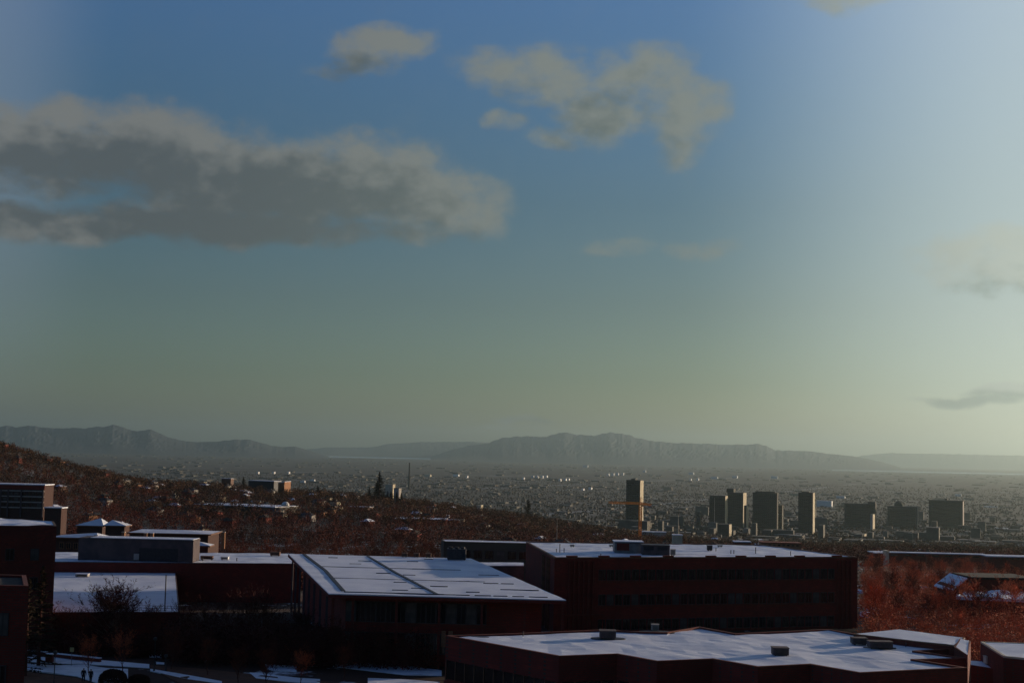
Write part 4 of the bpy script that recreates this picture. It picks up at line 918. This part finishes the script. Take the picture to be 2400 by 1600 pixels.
for k, (a, yt) in enumerate([(900, 1151), (909, 1149), (919, 1152), (930, 1151), (941, 1154)]):
    y_ = min(crest(a) - 95, GP(a, 1172).y); p = Dp(a, yt, y_); g = G(p.x, y_); h_ = max(6, p.z - g)
    plant('conifer', CONR, Vector((p.x, y_, g)), ('first', 'second', 'third', 'fourth', 'fifth')[k] + ' from the left of the low conifers before the cream ridge house', 'conifer', h_ / 26, group='low conifers before the cream house')
for a, yt, lb in [(890, 1104, 'tall lone dark conifer on the ridge line beside a cream house'), (1238, 1168, 'small dark conifer on the ridge, well right of the tall lone one'), (866, 1140, 'shorter dark conifer at the left foot of the tall lone conifer'), (916, 1150, 'low dark conifer right of the tall lone conifer'), (745, 1136, 'dark conifer on the ridge left of the tall lone one'), (571, 1116, 'dark conifer beside the dark roofed building on the ridge'), (884, 1126, 'dark conifer pressed against the tall lone one')]:
    y_ = crest(a) - 40; p = Dp(a, yt, y_); g = G(p.x, y_); h_ = max(6, p.z - g)
    plant('conifer', CONR, Vector((p.x, y_, g)), lb, 'conifer', h_ / 26)
# rounded white dome-like store on the long grey building
p = Dp(669, 1183, 1240); o = tag(empty('dome', p), 'white low dome at the right end of the very long grey building', 'dome'); mb = MB()
for k in range(5): t0, t1 = k / 5 * math.pi / 2, (k + 1) / 5 * math.pi / 2; mb.bar((0, 0, 3 * math.sin(t0)), (0, 0, 3 * math.sin(t1)), 3.4 * math.cos(t0), max(.1, 3.4 * math.cos(t1)), n=16)
mb.build('shell', M['white'], o); mb = MB(); mb.bar((0, 0, -1), (0, 0, -.01), 3.6, n=16); mb.build('base', M['paleconc'], o)
# warehouses seen as bright dashes in the valley
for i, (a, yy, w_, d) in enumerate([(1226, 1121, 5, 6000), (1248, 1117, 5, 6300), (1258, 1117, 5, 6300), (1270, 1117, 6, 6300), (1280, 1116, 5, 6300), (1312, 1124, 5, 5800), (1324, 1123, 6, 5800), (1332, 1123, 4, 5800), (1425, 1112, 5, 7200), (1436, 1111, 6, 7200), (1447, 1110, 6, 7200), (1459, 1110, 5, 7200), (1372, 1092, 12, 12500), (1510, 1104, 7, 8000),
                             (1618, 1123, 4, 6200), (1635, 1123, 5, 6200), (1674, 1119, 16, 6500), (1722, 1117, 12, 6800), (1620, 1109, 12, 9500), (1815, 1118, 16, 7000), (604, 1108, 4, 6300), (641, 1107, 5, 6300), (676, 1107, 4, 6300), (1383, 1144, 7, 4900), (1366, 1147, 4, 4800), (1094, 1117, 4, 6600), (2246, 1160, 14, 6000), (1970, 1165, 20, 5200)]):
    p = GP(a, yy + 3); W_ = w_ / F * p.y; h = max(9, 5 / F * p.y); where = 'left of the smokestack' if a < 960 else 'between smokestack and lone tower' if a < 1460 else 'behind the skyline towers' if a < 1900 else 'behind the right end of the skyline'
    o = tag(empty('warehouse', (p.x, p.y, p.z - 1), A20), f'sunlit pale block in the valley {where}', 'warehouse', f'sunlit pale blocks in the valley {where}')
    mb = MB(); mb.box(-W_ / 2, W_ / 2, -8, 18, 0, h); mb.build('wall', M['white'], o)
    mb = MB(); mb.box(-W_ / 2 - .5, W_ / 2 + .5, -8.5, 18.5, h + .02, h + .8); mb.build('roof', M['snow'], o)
# smokestack
p = Dp(960, 1085, 7800); g = G(p.x, p.y); o = tag(empty('smokestack', (p.x, p.y, g)), 'thin tall smokestack far out on the valley floor', 'smokestack')
mb = MB(); mb.bar((0, 0, 0), (0, 0, p.z - g), 6.5, 3.6, n=12); mb.build('shaft', M['tower'], o); mb = MB(); mb.bar((0, 0, p.z - g + .01), (0, 0, p.z - g + 3), 4, n=12); mb.build('rim', M['tar'], o)
for a, yt, yb, d, lb in [(1306, 1214, 1230, 1000, 'pale leaning post at the edge of the wood, centre'), (1422, 1183, 1196, 1900, 'thin white mast on the slope left of the crane'), (1675, 1166, 1208, 3600, 'thin white mast before the skyline left of the towers'), (1590, 1206, 1256, 1400, 'slender pointed spire right of the crane')]:
    A = Dp(a, yt, d); zb = min(Dp(a, yb, d).z, G(A.x, d)); o = tag(empty('spire' if 'spire' in lb else 'mast', (A.x, A.y, zb)), lb, 'spire' if 'spire' in lb else 'mast')
    w_ = d / F; mb = MB(); mb.bar((0, 0, 0), (0, 0, A.z - zb), w_ * (3 if 'spire' in lb else .9), w_ * .35, n=8); mb.build('shaft', M['paleconc' if 'spire' not in lb else 'cream'], o)
    mb = MB(); mb.bar((0, 0, -1), (0, 0, -.01), w_ * 3.4, n=8); mb.build('base', M['paleconc'], o)

# gabled house in the right wood and the snow covered rooftops near it
A = Dp(2226, 1376, 330); B_ = Dp(2262, 1352, 330); o = tag(empty('house', (B_.x, 335, G(B_.x, 335))), 'brown gabled house half hidden in the rusty trees, right', 'house'); W_ = (B_.x - A.x) * 2; za = A.z - o.location.z; zb = B_.z - o.location.z
mb = MB(); mb.faces([(-W_ * .45, -6, 0), (W_ * .45, -6, 0), (W_ * .45, -6, za), (0, -6, zb - .35), (-W_ * .45, -6, za), (-W_ * .45, 6, 0), (W_ * .45, 6, 0), (W_ * .45, 6, za), (0, 6, zb - .35), (-W_ * .45, 6, za)], [(0, 1, 2, 3, 4), (9, 8, 7, 6, 5), (1, 6, 7, 2), (0, 4, 9, 5), (2, 7, 8, 3), (4, 3, 8, 9)]); mb.build('wall', M['brick2'], o)
for s_, mm in ((-1, 'snow'), (1, 'concrete')):
    mb = MB(); mb.faces([(0, -6.6, zb), (s_ * W_ * .52, -6.6, za - .5), (s_ * W_ * .52, 6.6, za - .5), (0, 6.6, zb), (0, -6.6, zb - .3), (s_ * W_ * .52, -6.6, za - .8), (s_ * W_ * .52, 6.6, za - .8), (0, 6.6, zb - .3)], [(0, 1, 2, 3), (7, 6, 5, 4), (0, 4, 5, 1), (1, 5, 6, 2), (2, 6, 7, 3)]); mb.build('roof', M[mm], o)
o, W_, dp, h = far_box('dark long shed roof right of the gabled house', 2275, 2420, 1356, 1392, 330, 'brick2', 'gravel', depth=12, rz=R(3))
q = outline([(2236, 1404), (2440, 1412), (2440, 1392), (2262, 1391)], 3.5)
o, c_, lq, H = flat_building('long low building with lumpy snow along its roof on the right slope', q, 3.5, 0, M['brick2'], par=.0, thick=.5, lump=.5, snow='snow2')
def patch(name, pts_, m='snow2', z=1.3, up=.03, kind='structure', lump=.08):
    mb = MB(); xy = [tuple(P(a, b_, z).xy) for a, b_ in pts_]; roof_snow(mb, xy, z + up, .08, lump, pts_[0][0] * .01, 1.5)
    return tag(mb.build(name, M[m]), kind=kind)
for i, (a, b_, w_, h_) in enumerate([(2040, 1376, 12, 5), (2060, 1391, 34, 6), (2015, 1390, 10, 5), (2170, 1381, 16, 6), (2075, 1402, 24, 6), (2050, 1436, 40, 9), (2030, 1445, 24, 7)]):
    p = GP(a, b_); rr_ = random.Random(i); mb = MB(); n = 14; W_ = w_ * p.y / F; dd_ = h_ * p.y / F * 9
    pts_ = [(math.cos(k / n * 6.28) * W_ * .5 * rr_.uniform(.7, 1.2), math.sin(k / n * 6.28) * dd_ * .5 * rr_.uniform(.7, 1.2)) for k in range(n)]
    vs_ = [(x_, y_, G(p.x + x_, p.y + y_) - p.z + .8) for x_, y_ in pts_]; mb.faces(vs_ + [(0, 0, 1.1)] + [(v[0], v[1], v[2] - 1.2) for v in vs_], [(k, (k + 1) % n, n) for k in range(n)] + [(n + 1 + k, n + 1 + (k + 1) % n, (k + 1) % n, k) for k in range(n)])
    o = mb.build('snow_patch', M['snow']); o.location = p; tag(o, kind='structure')

# ------------------------------------------------------------------ lower left: snow, road, walkers
patch('snow_ground', [(30, 1553), (70, 1556), (128, 1560), (200, 1559), (250, 1566), (300, 1568), (300, 1604), (236, 1604), (180, 1585), (68, 1572), (20, 1570)])
patch('snow_ground', [(30, 1516), (70, 1524), (125, 1537), (200, 1544), (300, 1553), (350, 1557), (350, 1566), (240, 1559), (130, 1555), (60, 1550), (30, 1548)])
patch('snow_ground', [(352, 1568), (450, 1584), (520, 1597), (520, 1603), (440, 1592), (352, 1573)], lump=.04)
patch('snow_ground', [(350, 1528), (378, 1530), (378, 1541), (350, 1540)], lump=.04); patch('snow_ground', [(366, 1552), (385, 1553), (385, 1557), (366, 1556)], lump=.04)
patch('snow_ground', [(478, 1540), (500, 1534), (500, 1546), (480, 1551)])
patch('snow_ground', [(585, 1577), (640, 1582), (700, 1589), (750, 1592), (750, 1602), (680, 1600), (600, 1590)]); patch('snow_ground', [(622, 1557), (695, 1562), (695, 1575), (640, 1572), (626, 1568)])
patch('snow_ground', [(838, 1545), (870, 1544), (930, 1558), (1035, 1572), (1035, 1584), (950, 1582), (880, 1574), (780, 1562), (784, 1558)]); patch('snow_ground', [(862, 1590), (940, 1592), (1030, 1599), (1030, 1612), (862, 1606)])
patch('road', [(20, 1574), (68, 1576), (180, 1589), (236, 1608), (300, 1640), (20, 1640)], 'asphalt', up=.01, lump=.0)
patch('path', [(352, 1559), (480, 1568), (700, 1592), (860, 1606), (860, 1630), (440, 1610), (352, 1566)], 'asphalt', up=.01, lump=0)
mb = MB(); a, b_ = P(68, 1574, 1.3), P(150, 1612, 1.3); mb.bar(a + Vector((0, 0, .02)), b_ + Vector((0, 0, .02)), .13, n=6); tag(mb.build('kerb_strip', M['trim']), kind='structure')
# low wall with a gap
for x0, y0, x1, y1, lb in ((60, 1531, 110, 1535, 'short snow capped low wall left of the stone pier'), (124, 1538, 235, 1550, 'long snow capped low wall behind the two walkers')):
    A, B_ = P(x0, y0 + 2, 1.3), P(x1, y1 + 2, 1.3); d_ = B_ - A; o = tag(empty('low_wall', A, math.atan2(d_.y, d_.x)), lb, 'wall'); Ln = d_.length
    mb = MB(); mb.box(0, Ln, -.2, .2, 0, .55); mb.build('wall', M['brick2'], o); mb = MB(); mb.box(-.03, Ln + .03, -.24, .24, .551, .66); mb.build('snow_cap', M['snow'], o)
p = P(116, 1552, 1.3); o = tag(empty('pier', p), 'square brick pier at the gap in the snow capped wall', 'pier'); mb = MB(); mb.box(-.45, .45, -.4, .4, 0, 1.1); mb.build('shaft', M['brick2'], o); mb = MB(); mb.box(-.5, .5, -.45, .45, 1.101, 1.2); mb.build('cap', M['snow'], o)
def lamp(px, yb, yt, lb, head=True):
    p = P(px, yb, 1.3); top = Dp(px, yt, p.y); h = top.z - p.z; o = tag(empty('lamp_post', p), lb, 'lamp post')
    mb = MB(); mb.bar((0, 0, 0), (0, 0, h), .07, .05, n=8); mb.build('pole', M['darkmetal'], o); mb = MB(); mb.bar((0, 0, 0), (0, 0, .35), .14, .1, n=8); mb.build('base', M['darkmetal'], o)
    mb = MB(); mb.bar((0, 0, h), (0, 0, h + .12), .1, .26, n=10); mb.bar((0, 0, h + .12), (0, 0, h + .4), .26, .2, n=10); mb.build('lamp_head', M['darkmetal'], o)
lamp(126, 1603, 1532, 'dark lamp post nearest the left, rising from the road edge'); lamp(361, 1573, 1500, 'dark lamp post at the kerb right of the two walkers'); lamp(388, 1573, 1540, 'short dark post just right of the kerb lamp post')
p = P(167, 1561, 1.3); o = tag(empty('signpost', p), 'small square yellowish sign on a thin post behind the walkers', 'sign'); zt = Dp(167, 1516, p.y).z - p.z
mb = MB(); mb.bar((0, 0, 0), (0, 0, zt), .035, n=6); mb.build('post', M['metal'], o); mb = MB(); mb.box(-.26, .26, -.06, -.037, zt - .55, zt); mb.build('sign_plate', M['sign'], o)
# clipped dark shrub
def shrub(label, p, w_, d_, h_, seed=1):
    r = random.Random(seed); o = tag(empty('shrub', p), label, 'shrub'); mb = MB()
    for _ in range(5200):
        v = Vector((r.gauss(0, 1), r.gauss(0, 1), abs(r.gauss(0, 1)))).normalized(); f_ = r.uniform(.82, 1.04); c_ = Vector((v.x * w_ / 2 * f_, v.y * d_ / 2 * f_, (abs(v.z) ** .6) * h_ * f_))
        u = Vector((r.gauss(0, 1), r.gauss(0, 1), r.gauss(0, 1))).normalized() * .12; s_ = u.orthogonal().normalized() * .06; mb.poly([c_ - u - s_, c_ + u, c_ + s_])
    mb.build('leaves', M['shrub'], o); mb = MB()
    for k in range(9): a = k * .7; mb.bar((0, 0, 0), (math.cos(a) * w_ * .38, math.sin(a) * d_ * .38, h_ * .7), .05, .02, n=4)
    mb.build('stems', M['bark'], o)
shrub('big rounded dark shrub right of the two walkers', P(264, 1606, 1.3), 3.4, 2.4, 1.9)
shrub('low dark shrub beside the road right of the big rounded one', P(325, 1600, 1.3), 2.6, 2, 1.0, 2)

# two walkers seen from behind
def person(label, px, py, h, seed, lean=0.0, step=1):
    r = random.Random(seed); p = P(px, py, 1.3); o = tag(empty('person', p), label, 'person'); k = h / 1.75
    V = []; E_ = []; RD = []
    def v(x, y, z, rad, par=None):
        V.append((x * k, y * k, z * k)); RD.append(rad * k)
        if par is not None: E_.append((par, len(V) - 1))
        return len(V) - 1
    pel = v(0, 0, .95, .13); wa = v(0, 0, 1.1, .12, pel); ch = v(0, .01, 1.3, .145, wa); nk = v(0, .0, 1.47, .06, ch); hd0 = v(0, .01, 1.55, .07, nk); hd1 = v(0, .02, 1.64, .1, hd0); hd2 = v(0, .01, 1.70, .07, hd1)
    ns = v(0, .115, 1.62, .018, hd1)                     # nose, away from the camera
    for s in (-1, 1):
        e_ = v(s * .1, .01, 1.63, .018, hd1)             # ears
        sh_ = v(s * .19, 0, 1.42, .062, ch); eb = v(s * .26, -.02 + .04 * s * step, 1.14, .045, sh_); wr = v(s * .25, .08 + .06 * s * step, .9, .028, eb); pm = v(s * .25, .10 + .06 * s * step, .83, .036, wr)
        for f_ in range(4): a = v(s * .25 + .002, .07 + .02 * f_ + .06 * s * step, .79, .0095, pm); v(s * .245, .075 + .02 * f_ + .06 * s * step, .745 - .008 * (1 if f_ in (1, 2) else 0), .008, a)
        a = v(s * .235, .15 + .06 * s * step, .82, .011, pm); v(s * .23, .17 + .06 * s * step, .79, .009, a)
        hp2 = v(s * .09, 0, .88, .095, pel); kn = v(s * .1, .07 * s * step + .03, .5, .06, hp2); an = v(s * .1, .13 * s * step - .02, .1, .042, kn); v(s * .11, .13 * s * step + .12, .035, .04, an)
    me = bpy.data.meshes.new('body'); me.from_pydata(V, E_, []); b_ = bpy.data.objects.new('body', me); col.objects.link(b_); b_.parent = o; me.materials.append(M['skin'])
    sk = b_.modifiers.new('skin', 'SKIN'); su = b_.modifiers.new('sub', 'SUBSURF'); su.levels = su.render_levels = 2
    for i, rd in enumerate(RD): me.skin_vertices[0].data[i].radius = (rd, rd)
    me.skin_vertices[0].data[0].use_root = True
    def garment(nm, m_, pts_, el_):
        me = bpy.data.meshes.new(nm); me.from_pydata([(a * k, c_ * k, d_ * k) for a, c_, d_, _ in pts_], el_, []); g = bpy.data.objects.new(nm, me); col.objects.link(g); g.parent = o; me.materials.append(m_)
        g.modifiers.new('skin', 'SKIN'); s2 = g.modifiers.new('sub', 'SUBSURF'); s2.levels = s2.render_levels = 2
        for i, q_ in enumerate(pts_): me.skin_vertices[0].data[i].radius = (q_[3] * k, q_[3] * k)
        me.skin_vertices[0].data[0].use_root = True
    garment('coat', M['cloth'], [(0, 0, .93, .17), (0, 0, 1.12, .16), (0, .01, 1.32, .175), (0, 0, 1.47, .075), (.2, 0, 1.41, .085), (.262, -.02 + .04 * step, 1.14, .065), (.252, .07 + .06 * step, .93, .048), (-.2, 0, 1.41, .085), (-.262, -.02 - .04 * step, 1.14, .065), (-.252, .07 - .06 * step, .93, .048), (0, 0, .8, .175)],
            [(0, 1), (1, 2), (2, 3), (2, 4), (4, 5), (5, 6), (2, 7), (7, 8), (8, 9), (0, 10)])
    garment('trousers', M['denim'], [(0, 0, .9, .13), (.09, 0, .84, .11), (.1, .07 * step + .03, .5, .078), (.1, .13 * step - .02, .12, .06), (-.09, 0, .84, .11), (-.1, -.07 * step + .03, .5, .078), (-.1, -.13 * step - .02, .12, .06)], [(0, 1), (1, 2), (2, 3), (0, 4), (4, 5), (5, 6)])
    garment('hair', M['hair'], [(0, -.01, 1.70, .095), (0, -.035, 1.64, .1), (0, -.04, 1.56, .075)], [(0, 1), (1, 2)])
    return o
person('left walker in a dark coat seen from behind on the snow', 195, 1599, 1.78, 1, step=1)
person('right walker in a dark coat seen from behind on the snow', 212, 1600, 1.72, 2, step=-1)

# ------------------------------------------------------------------ tower crane
d = 1300; pm_ = Dp(1501, 1180, d); g = G(pm_.x, pm_.y); H = pm_.z - g; o = tag(empty('tower_crane', (pm_.x, pm_.y, g)), 'orange tower crane rising from the trees in front of the lone tall tower', 'crane')
def lattice(name, a, b_, w_, n, rad, tri=False):
    mb = MB(); a, b_ = Vector(a), Vector(b_); d_ = (b_ - a) / n; ax = d_.normalized(); u = Vector((0, 1, 0)) if abs(ax.y) < .9 else Vector((1, 0, 0)); u = (u - ax * u.dot(ax)).normalized(); v_ = ax.cross(u)
    cs = [u * w_ / 2 + v_ * w_ / 2, u * w_ / 2 - v_ * w_ / 2, -u * w_ / 2 - v_ * w_ / 2, -u * w_ / 2 + v_ * w_ / 2]
    for c_ in cs: mb.bar(a + c_, b_ + c_, rad, n=4)
    for i in range(n):
        for j in range(4):
            p0 = a + d_ * i + cs[j]; p1 = a + d_ * (i + 1) + cs[(j + 1) % 4]; mb.bar(p0, p1, rad * .7, n=3, cap=False); mb.bar(p0, a + d_ * i + cs[(j + 1) % 4], rad * .6, n=3, cap=False)
    return mb.build(name, M['crane'], o)
lattice('mast', (0, 0, 0), (0, 0, H), 2.4, 16, .42); tip = Dp(1426, 1177, d + 22) - Vector((pm_.x, pm_.y, g)); lattice('jib', (0, 0, H + .4), tip, 1.9, 18, .34)
ct = Dp(1526, 1183, d - 12) - Vector((pm_.x, pm_.y, g)); lattice('counter_jib', (0, 0, H + .4), ct, 1.9, 6, .34)
apex = Vector((0, 0, H + 6)); lattice('tower_peak', (0, 0, H + .5), apex, 1.1, 4, .14)
mb = MB(); mb.bar(apex, tip * .62 + Vector((0, 0, H * .38)) * 1, .07, n=4); mb.bar(apex, ct, .07, n=4); mb.build('stay_cable', M['darkmetal'], o)
mb = MB(); mb.box(ct.x - 3.2, ct.x + .6, ct.y - 1.3, ct.y + 1.3, ct.z - 2.6, ct.z - .9); mb.build('counterweight', M['paleconc'], o)
mb = MB(); mb.box(.9, 2.9, -1, 1, H - 2.4, H - .3); mb.build('cab', M['cream'], o)
# pale pinkish round tree near the flat snow roofed building
plant('bare_tree', bare_tree(91, 12, 1.2, M['paleconc'], M['bark'], 2600, tw=.09), at(930, 700), 'pale rounded tree standing out from the dark wood behind the hall', 'tree', .75)
# ------------------------------------------------------------------ haze
mb = MB(); mb.box(-75000, 75000, -300, 95000, -190, 1450)
hm = bpy.data.materials.new('haze_air'); hm.use_nodes = True; t = hm.node_tree
t.nodes.remove(t.nodes['Principled BSDF']); pv = N('ShaderNodeVolumePrincipled', t)
pv.inputs['Density'].default_value = 2.2e-5; pv.inputs['Color'].default_value = (.80, 1.0, .97, 1); pv.inputs['Anisotropy'].default_value = .8
t.links.new(pv.outputs[0], t.nodes['Material Output'].inputs['Volume'])
tag(mb.build('haze', hm), 'thin grey-blue haze over the valley and city', 'haze', kind='stuff')
